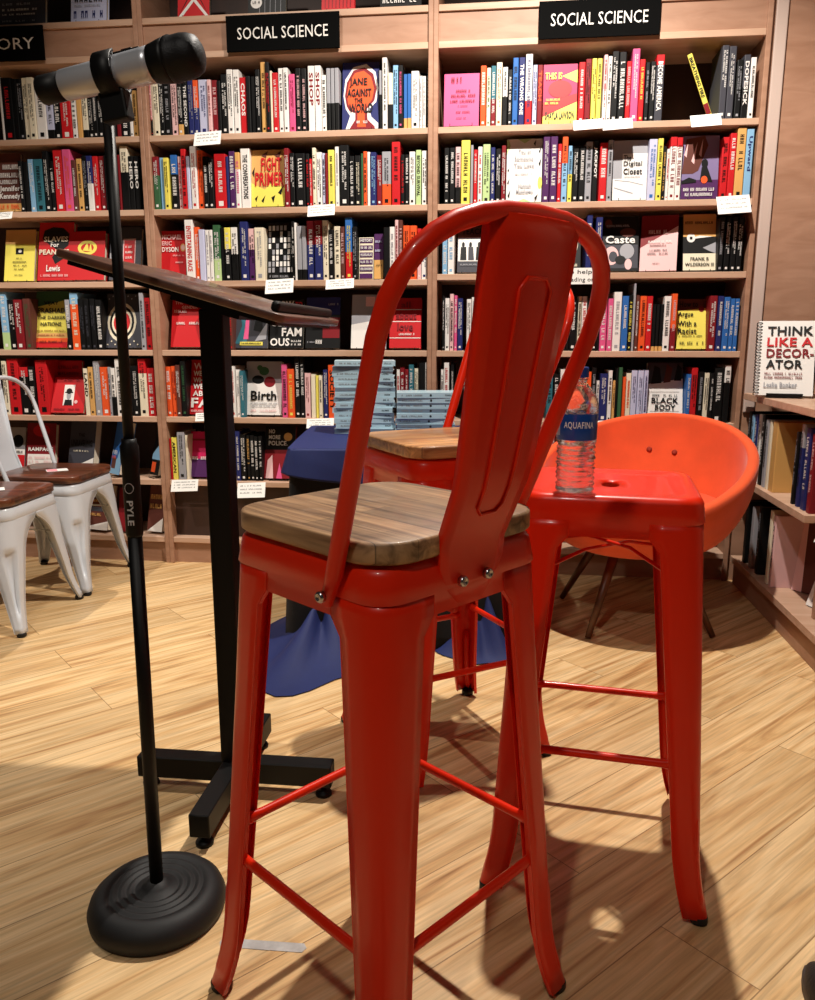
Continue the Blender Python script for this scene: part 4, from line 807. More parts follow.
def backrest(c, H, half, mt, top, wide=.185, k=.38, splat=(.055, .079), bolts=True, side_b=.075, rt=.0112, eoff=0):
    """hooped tube back on the +x side; e runs along +y"""
    z0 = H-.04; P = []; zt = H+top
    def b_of(z): return side_b+k*(z-z0)
    def pt(e, z): return Vector((b_of(z), e, z))
    w0 = half+.012
    zr_ = zt-.13
    P.append(pt(-w0, z0-.012)); P.append(pt(-w0, z0+.03))
    for i in range(1, 7): t = i/6; P.append(pt(-(w0+(wide-w0)*t), z0+.03+(zr_-z0-.03)*t))
    for i in range(1, 16):
        a = PI*i/16; ex = 2.6
        P.append(pt(-wide*math.copysign(abs(math.cos(a))**(2/ex), math.cos(a)), zr_+(zt-zr_)*abs(math.sin(a))**(2/ex)))
    Q = [Vector((p.x, -p.y, p.z)) for p in P[:8]][::-1]; P += Q
    b = MB(); rr = [rt*.7]+[rt]*(len(P)-2)+[rt*.7]; b.tube(P, rr, mt, 12); b.build('back_hoop', c)
    # splat
    n = 18; rows = []
    PF = [(-.05, 0), (.01, .005), (.09, .038), (.19, .057), (.285, .074), (.38, .088)]
    sc_ = (b_of(zt-.006)-half)/.088 if not bolts else 1
    def prof(z):
        t = (z-H)*.385/top; x0 = half+.003
        if t <= PF[0][0]: return x0
        for (a, va), (b_, vb) in zip(PF, PF[1:]):
            if t <= b_:
                f = (t-a)/(b_-a); return x0+va+(vb-va)*f
        return x0+PF[-1][1]
    zs_ = [H-.065+(zt-.004-(H-.065))*i/n for i in range(n+1)]
    for z in zs_:
        t = (z-zs_[0])/(zs_[-1]-zs_[0]); w = splat[0]+(splat[1]-splat[0])*min(1, t*1.15)**.9
        if t < .08: w *= .45+.55*(t/.08)
        x = prof(z); cv = .010*t
        rows.append([Vector((x-.012, -w, z)), Vector((x-.004, -w, z))]+[Vector((x+cv*(1-(y/w)**2), y, z)) for y in [w*(-1+2*j/8) for j in range(9)]]+[Vector((x-.004, w, z)), Vector((x-.012, w, z))])
    b = MB(); b.grid(rows, mt, False, True); so = b.build('back_splat', c); solid(so, .0022)
    # raised oblong pressed into the splat
    lo_, hi_ = zs_[5], zs_[-4]; pp = []
    def on(y, z):
        t = (z-zs_[0])/(zs_[-1]-zs_[0]); return Vector((prof(z)+.010*t*.9+.0012, y, z))
    wl, wh = splat[0]*.42, splat[1]*.36
    for i in range(11): t = i/10; pp.append(on(-(wl+(wh-wl)*t), lo_+(hi_-lo_)*t))
    pp += [on(-wh*.6, hi_+.012), on(wh*.6, hi_+.012)]
    for i in range(11): t = 1-i/10; pp.append(on((wl+(wh-wl)*t), lo_+(hi_-lo_)*t))
    pp += [on(wl*.6, lo_-.01), on(-wl*.6, lo_-.01)]
    b = MB(); b.tube(pp, .0024, mt, 6, True); b.build('splat_rib', so)
    if bolts:
        for y, z, x, ax in ((-.024, H-.035, half+.012, 0), (.024, H-.035, half+.012, 0), (-w0-.014, z0, b_of(z0), 1), (w0+.014, z0, b_of(z0), 2)):
            b = MB(); R = [Matrix.Rotation(PI/2, 4, 'Y'), Matrix.Rotation(PI/2, 4, 'X'), Matrix.Rotation(-PI/2, 4, 'X')][ax]
            b.lathe([(.0072, -.004), (.0072, .001), (.006, .003), (.0035, .0038), (.0032, .0022)], M_CHR, 14, Matrix.Translation((x, y, z)) @ R); tag(b.build('bolt', c), 'chrome bolt')
# front stool: backrest faces the near right
fs = stool('bar_stool', 'red metal bar stool with rustic wooden seat and tall hooped back, nearest the camera', (-.030, 1.074, 0), math.radians(-45), rails=(.245, .28, .28, .245), wood_m=M_SEATW, groove=.2, group='red metal bar stools', brace=False)
backrest(fs, .74, .152, M_RED, .388, .19)
b = MB(); b.tube([(-.13, .0, .655), (.13, .0, .655)], .006, M_RED, 8); b.build('seat_brace', fs)
bs = stool('bar_stool', 'red metal bar stool with wooden seat and hooped back, standing behind the front stool', (.0875, 1.872, 0), math.radians(26.5), rails=(.28, .25, .28, .25), wood_m=M_SEATL, groove=.2, group='red metal bar stools', brace=False)
backrest(bs, .74, .152, M_RED, .388, .19)
rs_ = stool('bar_stool', 'backless red metal bar stool with a hand hole, holding the water bottle', (.372, 1.442, 0), math.radians(-14), half=.150, rails=(.255, .255, .255, .28), hole=True, groove=.2, group='red metal bar stools')
# white cafe chairs
def cafe(x, y, label, first=None):
    if first: c = dup(first); c.location = (x, y, 0); c['label'] = label; return c
    c = stool('cafe_chair', label, (x, y, 0), math.radians(175), H=.435, half=.170, foot=.2175, rails=None, skirt=.05, wtop=.115, wbot=.030, mt=M_WHT, wood_m=M_SEATD, fillet=.10, dent=True, group='white metal cafe chairs', cat='chair', brace=True, rad=.055, legw_pow=1.3)
    backrest(c, .435, .17, M_WHT, .40, .20, .30, (.05, .085), True, .08, .0088)
    return c
c2 = cafe(-1.44, 3.225, 'white metal cafe chair with dark wooden seat, farthest back by the bookcase')
c1 = cafe(-1.49, 2.782, 'white metal cafe chair with dark wooden seat, in front of the farthest one', c2)
c3 = cafe(-1.60, 2.338, 'white metal cafe chair of which only one foot shows at the left photo edge', c2)
for (x, y, lab) in ((-1.42, 3.2, 'white and pink leaflet lying on the farthest white chair'), (-1.47, 2.78, 'white and pink leaflet lying on the nearer white chair')):
    b = MB(); b.box((-.04, -.03, 0), (.04, .03, .001), M_PAPER); b.box((-.038, -.028, .001), (.0, .028, .0013), mat('pink print', (230, 150, 160), .7)); o = b.build('leaflet', None, (x, y, .4665), (0, 0, .5)); tag(o, lab, 'leaflet', 'leaflets on the chairs')
# ------------------------------------------------------------------ water bottle
bp_ = Vector((.287, 1.352, .7365))
bt = thing('water_bottle', 'clear plastic water bottle with blue cap and blue label, on the backless red stool', 'bottle', bp_, 0)
prof = [(.0, .004), (.012, .003), (.020, .0), (.028, .001), (.0325, .006)]
z = .008
while z < .086:
    for k in range(4):
        prof.append((.0328-.0016*(1-math.cos(2*PI*k/4))/2*1.6, z)); z += .0022
prof += [(.0335, .088), (.0338, .090), (.0332, .092), (.0332, .136), (.0342, .139), (.0338, .142), (.0345, .146), (.0340, .151), (.0325, .158), (.030, .165), (.0262, .172), (.0215, .178), (.0165, .183), (.0135, .187), (.0130, .191), (.0158, .1925), (.0158, .194), (.0128, .195), (.0128, .205)]
M_PET = mat('clear plastic with water', (255, 255, 255), .0, 0, 0, trans=.93, ior=1.30, bump=.7, nscale=110)
b = MB(); n = 48; rows = []
for i, (r, z) in enumerate(prof):
    row = []
    for k in range(n):
        a = 2*PI*k/n; rr = r
        if .142 < z < .18: rr *= 1-.05*max(0, math.sin(6*a+z*160))
        if .01 < z < .088: rr *= 1-.03*math.sin(7*a+2.6*math.sin(z*150))
        row.append(Vector((rr*math.cos(a), rr*math.sin(a), z)))
    rows.append(row)
b.grid(rows, M_PET, True, True, False, True, True); b.build('bottle_body', bt)
b = MB(); b.lathe([(.0336, .0925), (.0339, .0935), (.0339, .1348), (.0336, .1358)], mat('blue label', (22, 72, 158), .3, 0, .4), 48, None, False); lb = b.build('label', bt)
def cyl(x, y):   # wrap on the label, facing the camera
    th = (x-.5)*1.55-PI/2-.1; return (.0342*math.cos(th), .0342*math.sin(th), .111+y*.013)
t = MB(); add_text(t, 'AQUAFINA', cyl, mat('label white', (235, 240, 245), .5), .01)
t.build('label_lettering', lb)
t = MB()
for k in range(12):
    th0 = -PI/2-1.15-.04*k; th1 = th0-.025; R_ = .0342
    t.add([(R_*math.cos(th0), R_*math.sin(th0), .1), (R_*math.cos(th1), R_*math.sin(th1), .1), (R_*math.cos(th1), R_*math.sin(th1), .128), (R_*math.cos(th0), R_*math.sin(th0), .128)], [(0, 1, 2, 3)], mat('label pale', (190, 205, 225), .5))
t.build('label_panel', lb)
b = MB(); n = 48; rows = []
for r, z in ((.0, .196), (.0155, .1955), (.0160, .197), (.0160, .210), (.0150, .2125), (.0, .213)):
    rows.append([Vector(((r-(.0005 if k % 2 and .0159 < r else 0))*math.cos(2*PI*k/n), (r-(.0005 if k % 2 and .0159 < r else 0))*math.sin(2*PI*k/n), z)) for k in range(n)])
b.grid(rows, mat('blue cap plastic', (20, 62, 150), .35), True, False); b.build('cap', bt)
# ------------------------------------------------------------------ microphone stand
ms = thing('microphone_stand', 'black straight microphone stand on a round heavy base', 'microphone stand', (-.443, 1.248, 0), 0)
b = MB(); pr_ = [(.110, 0), (.116, .004), (.118, .02), (.113, .034), (.103, .044), (.094, .048), (.090, .0485)]
for r in (.084, .070, .056, .042):
    pr_ += [(r, .0490), (r-.003, .0455), (r-.006, .0455), (r-.009, .0495)]
pr_ += [(.026, .050), (.024, .054), (.018, .056), (.015, .060)]
b.lathe(pr_, M_RUB, 64); b.build('base', ms)
b = MB(); b.lathe([(.0115, .056), (.0115, .70)], M_BLK, 20); b.build('lower_pole', ms, rot=(0, .007, 0))
b = MB(); b.lathe([(.0125, .685), (.0135, .69), (.0135, .80), (.0145, .805), (.0145, .83), (.012, .835), (.0115, .842)], M_BLK, 24); cl = b.build('height_clutch', ms, rot=(0, .007, 0))
t = MB(); add_text(t, 'PYLE', lambda x, y: (.0145*math.sin((y-.5)*.7), -.0145*math.cos((y-.5)*.7), .745-x*.04), mat('print grey', (190, 190, 190), .6), .02)
t.tube([(.0141*math.sin(.5*math.cos(a)), -.0141*math.cos(.5*math.cos(a)), .765+.008*math.sin(a)) for a in [2*PI*k/14 for k in range(14)]], .0005, MATS['print grey'], 4, True); t.build('clutch_lettering', cl)
b = MB(); b.lathe([(.0082, .84), (.0082, 1.335)], M_BLK, 16); b.build('upper_pole', ms, rot=(0, .007, 0))
# clip: collar, thumb nut and cradle
b = MB(); b.lathe([(.013, 1.330), (.014, 1.333), (.014, 1.36), (.011, 1.366), (.010, 1.378)], M_BLK, 18)
b.box((-.008, -.012, 1.358), (.022, .012, 1.392), M_BLK, Matrix.Translation((0, 0, 1.37)) @ Matrix.Rotation(-.35, 4, 'Y') @ Matrix.Translation((0, 0, -1.37)))
kl = b.build('microphone_clip', ms, rot=(0, .007, 0)); bevel(kl, .003, 2)
b = MB(); b.lathe([(.006, 0), (.0062, .004), (.003, .005)], M_CHR, 12, Matrix.Translation((-.001, -.0125, 1.366)) @ Matrix.Rotation(PI/2, 4, 'X')); tag(b.build('hinge_screw', ms, rot=(0, .007, 0)), 'chrome screw')
# microphone axis
m0 = ray(46, 90); m1 = ray(196, 54); m0 = m0*(1.235/m0.y); m1 = m1*(1.19/m1.y); m0.z += HC; m1.z += HC
ax = (m1-m0).normalized(); LM = (m1-m0).length
q = ax.to_track_quat('Z', 'Y')
mic = thing('microphone', 'silver handheld microphone with black grille held in the stand clip', 'microphone', m0); mic.rotation_mode = 'QUATERNION'; mic.rotation_quaternion = q
b = MB(); b.lathe([(.0195, .030), (.0205, .031), (.0215, .08), (.0235, LM-.075), (.0245, LM-.062)], M_SIL, 32); b.build('barrel', mic)
b = MB(); b.lathe([(.004, -.0065), (.0185, -.0065), (.0195, -.004), (.0195, .031)], M_BLK, 32); tail = b.build('tail_cap', mic)
b = MB(); b.lathe([(.0, -.0072), (.0165, -.0072), (.0168, -.0055)], mat('blue ring', (96, 120, 160), .3, .6), 24); b.build('tail_ring', tail)
b = MB(); b.lathe([(.0246, LM-.064), (.0265, LM-.055), (.0285, LM-.045), (.0295, LM-.038)], M_BLK, 32); b.build('neck_collar', mic)
M_GRL = mat('grille mesh', (26, 26, 28), .5, .6, bump=.35, nscale=500)
b = MB(); b.lathe([(.0295, LM-.038), (.0302, LM-.036), (.0302, LM-.032), (.029, LM-.030), (.0292, LM-.016), (.0276, LM-.006), (.0235, LM+.003), (.015, LM+.008), (.0, LM+.0095)], M_GRL, 36); b.build('grille', mic)
b = MB(); s1 = q.inverted() @ Vector((0, 0, 1)); s1.z = 0; s1.normalize(); MM = Matrix(((s1.y, s1.x, 0, s1.x*.0215), (-s1.x, s1.y, 0, s1.y*.0215), (0, 0, 1, .135), (0, 0, 0, 1)))
b.box((-.006, -.002, -.02), (.006, .0035, .02), M_BLK, MM); b.box((-.004, .003, -.008), (.004, .0055, .008), M_BLK, MM); bevel(b.build('switch', mic), .001, 2)
# cradle ring gripping the barrel, part of the stand
mc = m0+ax*.105
b = MB(); rows = []
inv = Vector((0, 0, 1))-ax*ax.z; inv.normalize(); sd = ax.cross(inv)
for L_ in (-.014, .014):
    rows.append([mc-ms.location+ax*L_+(inv*math.sin(a)+sd*math.cos(a))*.0264 for a in [math.radians(70)-math.radians(320)*k/20 for k in range(21)]])
b.grid(rows, M_BLK, False, True); o = b.build('clip_cradle', ms); solid(o, .004, 1)
b = MB(); pA = mc-ms.location-inv*.027
MX = Matrix.Translation(pA) @ Matrix((( ax.x, sd.x, inv.x, 0), (ax.y, sd.y, inv.y, 0), (ax.z, sd.z, inv.z, 0), (0, 0, 0, 1)))
b.box((-.022, -.011, -.036), (.018, .011, .004), M_BLK, MX); bevel(b.build('clip_arm', ms), .003, 2)
# ------------------------------------------------------------------ lectern
lt = thing('lectern', 'black metal music lectern with tilted walnut board and crossed base', 'lectern', (-.385, 1.635, 0), math.radians(-6.4))
b = MB(); b.box((-.0245, -.0245, .075), (.0245, .0245, 1.052), M_BLK); bevel(b.build('column', lt), .004, 2)
b = MB(); b.box((-.221, -.021, .028), (.221, .021, .078), M_BLK); bevel(b.build('base_bar', lt), .002, 1)
b = MB(); b.box((-.021, -.225, .029), (.021, .215, .079), M_BLK); bevel(b.build('base_bar', lt), .002, 1)
for x, y in ((-.2, 0), (.2, 0), (0, -.2), (0, .19)):
    b = MB(); b.lathe([(.018, 0), (.0185, .006), (.016, .010), (.006, .011), (.006, .030)], M_BLK, 18, Matrix.Translation((x, y, 0))); b.build('levelling_foot', lt)
tilt = math.radians(16); MD = Matrix.Translation((.004, 0, 1.069)) @ Matrix.Rotation(tilt, 4, 'Y')
pts = rsq(.205, .02, 4, .25)
b = MB(); b.slab(pts, .008, .022, M_DESK, MD, .002); b.build('desk_board', lt)
b = MB(); b.slab(rsq(.19, .01, 3, .23), 0, .008, M_BLK, MD); b.box((-.07, -.05, -.02), (.07, .05, .0), M_BLK, MD); b.build('tilt_plate', lt)
b = MB(); b.box((.172, -.22, .022), (.188, .22, .040), M_BLK, MD); bevel(b.build('book_rest', lt), .006, 3)
# ------------------------------------------------------------------ armchair
AC = Vector((.815, 2.76, 0)); ac = thing('tub_armchair', 'orange velvet tub armchair with button tufted back and wooden legs', 'armchair', AC, 0)
PB = math.radians(55)
def rimh(a): return .42+.29*(.5+.5*math.cos(a-PB))**.9
n = 64; b = MB(); rows = []
def rr_(a, t): # outer radius
    return .20+.178*math.sin(min(1, t)*PI/2)**.62
for t in [i/12 for i in range(13)]:
    rows.append([Vector((rr_(a, t)*math.cos(a), rr_(a, t)*math.sin(a), .275+(rimh(a)-.012-.275)*t**1.1)) for a in [2*PI*k/n for k in range(n)]])
for k2 in range(1, 6):
    th = PI*k2/6; rows.append([Vector(((.378-.02+.02*math.cos(th))*math.cos(a), (.378-.02+.02*math.cos(th))*math.sin(a), rimh(a)-.012+.014*math.sin(th))) for a in [2*PI*k/n for k in range(n)]])
for t in [1-i/8 for i in range(9)]:
    rows.append([Vector(((.29+.050*math.sin(t*PI/2))*math.cos(a), (.29+.050*math.sin(t*PI/2))*math.sin(a), .40+(rimh(a)-.014-.40)*t)) for a in [2*PI*k/n for k in range(n)]])
b.grid(rows, M_SUEDE, True, True, False, True, True); b.build('tub_shell', ac)
b = MB(); b.lathe([(.24, .385), (.285, .39), (.292, .41), (.288, .43), (.27, .440), (.15, .446), (.0, .447)], M_SUEDE, 48); b.build('seat_cushion', ac)
for da, z in ((-.05, .565), (.24, .57)):
    a = PB+da; b = MB(); r0 = .29+.050*math.sin(min(1, (z-.4)/(rimh(a)-.414))*PI/2)
    b.lathe([(.011, -.002), (.011, .002), (.007, .006), (.0, .007)], M_BUT, 14, Matrix.Translation((r0*math.cos(a), r0*math.sin(a), z)) @ Matrix.Rotation(a, 4, 'Z') @ Matrix.Rotation(-PI/2, 4, 'Y')); b.build('button', ac)
for k in range(4):
    a = math.radians(226+90*k); b = MB(); b.tube([(.13*math.cos(a), .13*math.sin(a), .30), (.3*math.cos(a), .3*math.sin(a), .004)], [.019, .010], M_LEGW, 12); b.build('leg', ac)
b = MB(); b.tube([(-.1, -.1, .27), (.1, .1, .27)], .014, M_BLK, 8); b.tube([(-.1, .1, .27), (.1, -.1, .27)], .014, M_BLK, 8); b.build('under_frame', ac)
# ------------------------------------------------------------------ blue table and stacked books
TZ = .66; tb = thing('side_table', 'small wooden table hidden under navy cloth behind the stools', 'table', (-.02, 2.78, 0), 0)
hx, hy = .335, .31
b = MB(); b.box((-hx, -hy, TZ-.03), (hx, hy, TZ-.006), M_CASE); b.build('tabletop', tb)
for sx in (-1, 1):
    for sy in (-1, 1):
        b = MB(); b.box((sx*(hx-.03)-.02, sy*(hy-.03)-.02, 0), (sx*(hx-.03)+.02, sy*(hy-.03)+.02, TZ-.03), M_CASE); b.build('leg', tb)
cloth = thing('tablecloth', 'navy blue cloth draped over the small table and pooling on the floor', 'tablecloth', (-.02, 2.78, 0), 0)
def drape(z0, z1, grow, mt, name, base_out, amp, freq, n=160, pool=None):
    b = MB(); rows = []; m = 14
    ring0 = []
    for k in range(n):
        s = 4*k/n; q = int(s) % 4; f = s-int(s)
        ring0.append([(-hx+2*hx*f, -hy, 0, -1), (hx, -hy+2*hy*f, 1, 0), (hx-2*hx*f, hy, 0, 1), (-hx, hy-2*hy*f, -1, 0)][q])
    for i in range(m+1):
        t = i/m; row = []
        for k, (x, y, nx, ny) in enumerate(ring0):
            l = math.hypot(x, y); rx, ry = x/l, y/l
            o_ = base_out+grow*t+amp*t*math.sin(2*PI*freq*k/n+1.3*math.sin(k*.13))
            if pool and t > .8: o_ += pool*(t-.8)/.2*(.5+.5*math.sin(k*.21))
            z = z0+(z1(k) if callable(z1) else z1)*t-z0*t
            row.append(Vector((x+(nx*.55+rx*.45)*o_, y+(ny*.55+ry*.45)*o_, z)))
        rows.append(row)
    b.grid(rows, mt, True, True, True); o = b.build(name, cloth); solid(o, .0025, 1); return o
b = MB(); rows = []
b.slab(rsq(hx+.018, .02, 4, hy+.018), TZ-.0055, TZ-.002, M_NAVY); b.build('cloth_top', cloth)
drape(TZ-.003, lambda k: TZ-.085-.02*math.sin(k*.11)-.015*math.sin(k*.05), .022, M_NAVY, 'top_flap', .018, .006, 9)
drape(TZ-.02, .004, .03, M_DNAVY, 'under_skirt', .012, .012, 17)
# pooled cloth at both near corners
def pool_cloth(cx, cy, rx, ry, h, name, seed):
    r = random.Random(seed); b = MB(); rows = []; n = 40; ph = [r.uniform(0, 6) for _ in range(4)]
    for i in range(13):
        t = i/12; row = []
        for k in range(n):
            a = 2*PI*k/n; w = 1+.16*math.sin(3*a+ph[0])+.10*math.sin(5*a+ph[1])
            z = .004+h*(1-t)**1.6*(1+.25*math.sin(4*a+ph[2]))+.016*t*(1-t)*4*(.5+.5*math.sin(7*a+ph[3]+3*t))
            row.append(Vector((cx+rx*w*t*math.cos(a), cy+ry*w*t*math.sin(a), z)))
        rows.append(row)
    b.grid(rows, M_NAVY, True, True); b.build(name, cloth)
pool_cloth(-.26, -.30, .24, .32, .15, 'pooled_fold', 1)
pool_cloth(.25, -.30, .12, .17, .22, 'pooled_fold', 5)
M_PB = mat('pale blue cover', (168, 196, 208), .4, 0, .3); M_PBD = mat('slate blue cover', (104, 122, 138), .4, 0, .3)
def stack(x0, y0, n, label, grp, w=.212, d=.14, th=.0182, seed=0, rz=0):
    r = random.Random(seed); z = TZ
    for i in range(n):
        o = MB(); m_ = M_PB
        o.box((-w/2, -d/2, 0), (w/2, d/2, .002), m_); o.box((-w/2, -d/2, th-.0024), (w/2, d/2, th-.0004), m_); o.box((-w/2, -d/2, .002), (w/2, -d/2+.002, th-.0024), m_ if r.random() < .75 else M_PBD)
        ob = o.build('book', None, (x0+r.uniform(-.004, .004), y0+r.uniform(-.003, .003), z), (0, 0, rz+r.uniform(-.05, .05)))
        p = MB(); p.box((-w/2+.003, -d/2+.002, .002), (w/2-.003, d/2-.004, th-.0024), M_PAGE); p.build('page_block', ob)
        t = MB(); e = -d/2-.0005
        scribble(t, lambda x, y: (-w*.42+x*w*.36, e, th*.35+y*th*.3), 14, M_GREYINK, r)
        t.add([(w*.08+.004*math.cos(a), e, th*.5+.004*math.sin(a)) for a in [2*PI*k/10 for k in range(10)]], [tuple(range(10))], M_INK)
        scribble(t, lambda x, y: (w*.32+x*w*.12, e, th*.35+y*th*.3), 5, M_INK, r); t.build('spine_lettering', ob)
        k = n-1-i
        lab = 'pale blue book, %s from the top of the %s on the navy table' % (ORD[k], label)
        if k == 0: lab = 'pale blue book on top of the %s on the navy table' % label
        if i == 0: lab = 'pale blue book at the bottom of the %s on the navy table' % label
        tag(ob, lab, 'book', grp); z += th
stack(-.155, 2.90, 14, 'taller stack', 'books in the taller stack', seed=2, rz=.02)
stack(.065, 2.88, 8, 'shorter stack', 'books in the shorter stack', seed=4, w=.205, rz=-.02)
# ------------------------------------------------------------------ side unit on the right
# frame: v runs from the corner toward the camera, depth to the right
SU = thing('display_unit', 'low birch display bookcase with open shelves along the right wall', 'bookcase', sh(U3+.040, -.02, 0), -TH)
def sb(name, lo, hi, mt=None): b = MB(); b.box(lo, hi, mt or M_CASEH); o = b.build(name, SU); bevel(o, .0015, 1); return o
LV = 1.35  # length toward the camera
sb('ledge_top', (0, -LV, .755), (.60, 0, .78)); sb('plinth', (.015, -LV, 0), (.04, 0, .092), M_CASE)
sb('bottom_shelf', (0, -LV, .092), (.5, 0, .118)); sb('shelf', (0, -.735, .425), (.5, -.002, .45)); sb('shelf', (.06, -LV, .435), (.5, -.76, .46))
sb('divider', (.05, -.76, .118), (.5, -.74, .755), M_CASE); sb('back_panel', (.5, -LV, 0), (.52, 0, .755), M_BACK); sb('end_panel', (.0, -LV-.02, 0), (.6, -LV, .78), M_CASE)
# upper shelves set back
UP = thing('wall_shelving', 'dark upper shelves above the display ledge, at the right photo edge', 'bookcase', sh(U3+.30, -.02, .78), -TH)
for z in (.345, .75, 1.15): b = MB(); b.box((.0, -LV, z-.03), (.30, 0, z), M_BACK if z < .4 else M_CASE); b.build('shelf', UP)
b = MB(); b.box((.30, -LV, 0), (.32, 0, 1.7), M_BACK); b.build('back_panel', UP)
b = MB(); b.box((0, -.02, 0), (.3, .0, 1.7), M_CASE); b.build('side_panel', UP)
def side_book(v, z, w, h, d, c, label, off=.02, t=None, c2=None, fr=0):
    mb = MB(); book_mesh(mb, w, h, d, c, c2, fr)
    p = sh(U3+.040+off, -.02-v, z+.0006)
    o = mb.build('book', None, p, (0, 0, -TH-PI/2)); page_block(w, h, d, o)
    if t:
        q_ = MB(); scribble(q_, lambda x, y: (-w*.22+y*w*.44, -.0007, h*.9-x*h*.65), 16, cm(t), random.Random(int(v*1000))); q_.build('spine_lettering', o)
    tag(o, label, 'book', 'books on the low display unit')
v = .02
for w, h, c, t, lab in ((.03, .26, 'k', 's', 'black book deepest in the corner of the display unit, upper shelf'), (.025, .25, 'c', 'k', 'light blue book beside the black one in the display unit corner'), (.03, .255, 'n', 'w', 'navy book left of the white one, display unit upper shelf'), (.028, .26, 'w', 'k', 'white book left of the mustard book, display unit'),
     (.030, .262, 'k', 'w', 'black book behind the armchair rim, display unit upper shelf'), (.028, .25, 's', 'k', 'grey book near the armchair rim, display unit upper shelf'), (.022, .25, 'm', None, 'cream book touching the mustard book, display unit'), (.05, .25, 'u', None, 'thick mustard yellow book on the display unit, upper shelf')):
    side_book(v+w/2, .45, w, h, .2, c, lab, t=t); v += w+.014
for v, w, h, c, t, lab, c2, fr in ((.555, .02, .24, 'k', 's', 'thin black book right of the mustard book', None, 0), (.60, .022, .27, 's', 'k', 'grey-topped navy book on the display unit', 'n', .72), (.65, .035, .262, 'n', 'w', 'navy book left of the maroon one, display unit', None, 0), (.70, .03, .25, 'R', 'q', 'maroon book at the front end of the upper shelf', None, 0)):
    side_book(v, .45, w, h, .2, c, lab, t=t, c2=c2, fr=fr)
for v, w, h, c, t, lab in ((.10, .03, .25, 'k', None, 'dark book in the shaded lower corner of the display unit'), (.18, .03, .24, 's', None, 'grey book in the shaded lower shelf corner'), (.26, .03, .26, 'k', 's', 'black book beside the grey one, lower shelf of display unit'), (.38, .022, .27, 'm', None, 'cream book standing left of the pink one, lower shelf'), (.42, .022, .26, 'q', 'k', 'pale pink book on the lower shelf of the display unit')):
    side_book(v, .118, w, h, .2, c, lab, t=t)
for v, w, h, c, lab in ((.86, .04, .25, 'l', 'lilac book beyond the divider of the display unit'), (.93, .04, .25, 'n', 'navy book beyond the divider, right of the lilac one'), (1.0, .03, .24, 'm', 'cream book beyond the divider at the photo edge')):
    side_book(v, .46, w, h, .2, c, lab, off=.07, t='w')
for v, h, c, lab in ((.05, .25, 'c', 'light blue book on the dark upper shelf, deepest'), (.085, .26, 't', 'teal book on the dark upper shelf by the corner panel'), (.12, .26, 'c', 'light blue book right of the teal one, dark upper shelf'), (.155, .27, 't', 'teal book nearest the photo edge, dark upper shelf')):
    side_book(v, .78+.345, .03, h, .2, c, lab, off=.27, t='w')
def side_face(loc, yaw, lean, w, h, th, c, lm, label, art_, txt, spiral=False):
    o = thing('book', label, 'book', loc, 0, 'books facing out on the display unit'); o.rotation_euler = (Matrix.Rotation(yaw, 3, 'Z') @ Matrix.Rotation(-lean, 3, 'X')).to_euler()
    cc = cm(c); m = MB(); m.box((-w/2, 0, 0), (w/2, .002, h), cc); m.box((-w/2, th-.002, 0), (w/2, th, h), cc)
    cv = m.build('cover', o); p = MB(); p.box((-w/2+.002, .002, .003), (w/2-.003, th-.002, h-.003), M_PAGE); p.build('page_block', o)
    r = random.Random(5)
    if art_: m = MB(); art(m, art_, w, h, r); m.build('cover_art', cv)
    if txt: m = MB(); lettering(m, txt, w, h, r); m.build('cover_lettering', cv)
    if spiral:
        m = MB()
        for k in range(22):
            z = h*(.03+.94*k/21); m.tube([(-w/2+.012, -.001, z), (-w/2+.004, -.006, z), (-w/2-.006, -.002, z), (-w/2-.006, th, z), (-w/2+.004, th+.004, z), (-w/2+.012, th+.001, z)], .0018, M_INK, 5)
        m.build('spiral_binding', o)
pb = Vector((1.355, 2.90, .789))
side_face(pb, math.radians(-20), math.radians(22), .190, .285, .02, 'w', 'decorator', 'white spiral-bound book reading THINK LIKE A DECORATOR on the display ledge', None,
  [('t','THINK',.16,.80,.96,.92,'k'),('t','LIKE A',.16,.65,.96,.77,'r'),('t','DECOR-',.16,.50,.98,.62,'R'),('t','ATOR',.16,.35,.8,.47,'k'),('s',.14,.27,.8,.30,22,'R'),('s',.14,.22,.8,.25,22,'R'),('t','Leslie Banker',.14,.1,.72,.17,'s')], True)
b = MB(); b.box((-.06, -.01, 0), (.06, .10, .003), M_BLK); b.box((-.06, -.014, 0), (.06, -.01, .012), M_BLK); b.box((-.01, .095, 0), (.01, .10, .15), M_BLK)
o = b.build('book_easel', None, pb+Vector((0, -.004, -.004)), (0, 0, math.radians(-20))); tag(o, 'black stand under the THINK LIKE A DECORATOR book', 'book stand')
pa = sh(U3+.15, -.72, .122)
side_face(pa, math.radians(-72), math.radians(20), .17, .25, .035, 'k', 'dark cover', 'dark cover with a grey arrow picture leaning on the bottom shelf, display unit',
  [('r',0,0,1,.36,'w'),('r',.1,.06,.8,.34,'s'),('p',[(.2,.1),(.5,.3),(.6,.3),(.6,.1),(.5,.2),(.3,.08)],'S')], [('s',.2,.6,.8,.68,7,'S')])
pa = sh(U3+.17, -.54, .122)
side_face(pa, math.radians(-62), math.radians(9), .16, .26, .02, 'q', 'pink cover', 'brownish pink cover with dark red lettering behind the leaning dark one', [('p',[(.25,0),(1,0),(1,1),(0.1,1)],'B')], [('t','Min',.4,.8,.8,.9,'R'),('s',.4,.66,.9,.7,10,'R'),('s',.4,.58,.9,.62,10,'R')])
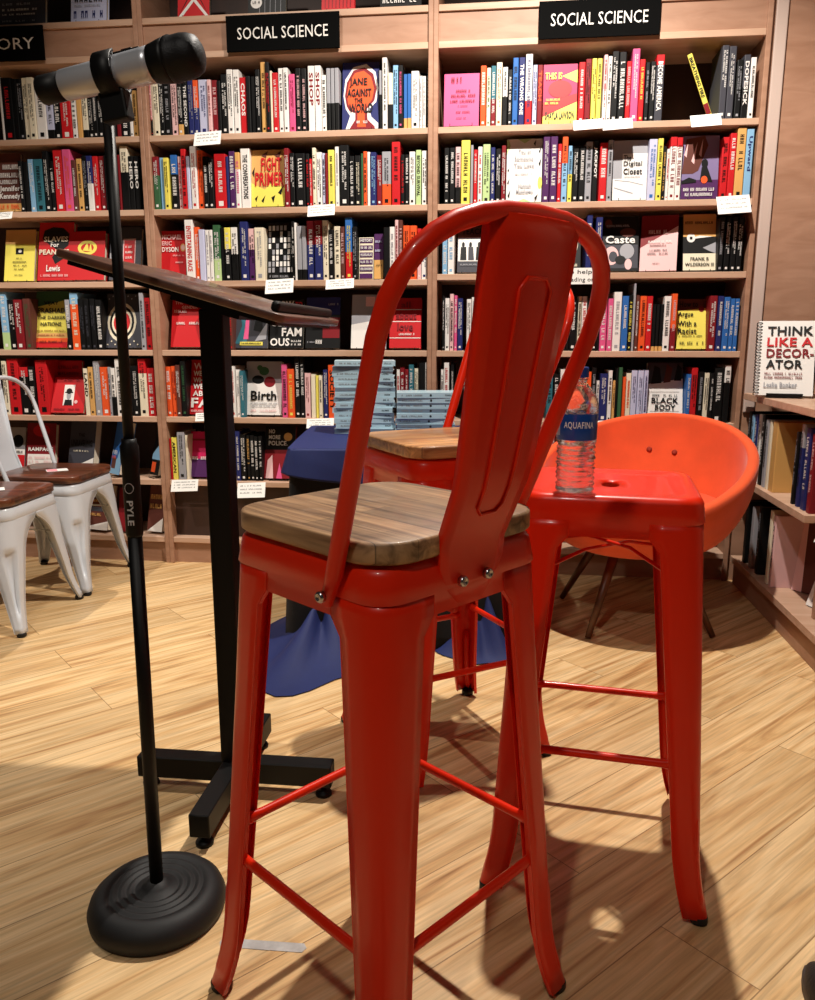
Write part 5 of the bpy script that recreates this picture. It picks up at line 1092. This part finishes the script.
b = MB(); b.box((0, 0, -.06), (.09, .0012, 0), M_PAPER); o = b.build('shelf_card', None, sh(U3+.075, -.80, .435), (math.radians(-20), 0, -TH-PI/2+.35)); tag(o, 'white card hanging from the display unit shelf at the photo edge', 'card')
# ------------------------------------------------------------------ tape on the floor and the shoe
b = MB(); a0 = atz(222, 942, .0006); a1 = atz(303, 948, .0006); dv = (a1-a0).normalized(); pv = Vector((-dv.y, dv.x, 0))*.010
pts = [a0-pv, a0+(a1-a0)*.5-pv*1.05, a1-pv, a1+dv*.006, a1+pv, a0+(a1-a0)*.4+pv*.95, a0+pv, a0-dv*.004]
b.slab([(p.x, p.y) for p in pts], .0002, .0009, mat('duct tape', (188, 186, 184), .45, noise=.2, nscale=120)); tag(b.build('floor_tape'), 'short strip of grey tape stuck to the floor beside the round base', 'tape')
sh_o = thing('shoe', 'black laced shoe toe at the bottom right corner of the photo', 'shoe', (.650, .96, 0), math.radians(4))
M_SHOE = mat('black shoe fabric', (22, 21, 24), .6, noise=.2, bump=.4, nscale=160)
b = MB(); rows = []
for i in range(15):
    t = i/14; y = .13-.28*t
    w = .043*math.sin(min(1, t*3.2+.08)*PI/2)**.6*(1-.12*t); hgt = .012+.05*math.sin(min(1, t*1.8)*PI/2)**.9+.03*t
    rows.append([Vector((w*math.cos(a)*(1 if k else 1), y, .022+hgt*max(0, math.sin(a))**.75)) for k, a in enumerate([PI*j/16 for j in range(17)])])
b.grid(rows, M_SHOE, False, True, False); o = b.build('upper', sh_o); recalc(o)
b = MB(); out = [(.046*math.sin(a)*(1 if True else 1), .0+.14*math.cos(a) if math.cos(a) > 0 else .155*math.cos(a)) for a in [2*PI*k/28 for k in range(28)]]
out = [(x*(1 if y > -.05 else .9), y) for x, y in out]
b.slab(out[::-1], 0, .024, mat('shoe sole', (60, 54, 52), .6), None, .003); b.build('sole', sh_o)
for k in range(4):
    b = MB(); y = .06-.028*k; z = .064+.012*k+.02
    b.tube([(-.026, y, z-.022), (-.012, y+.004, z-.004), (.012, y+.008, z-.004), (.026, y+.004, z-.022)], .003, mat('shoe lace', (58, 54, 56), .7), 6); b.build('lace', sh_o)
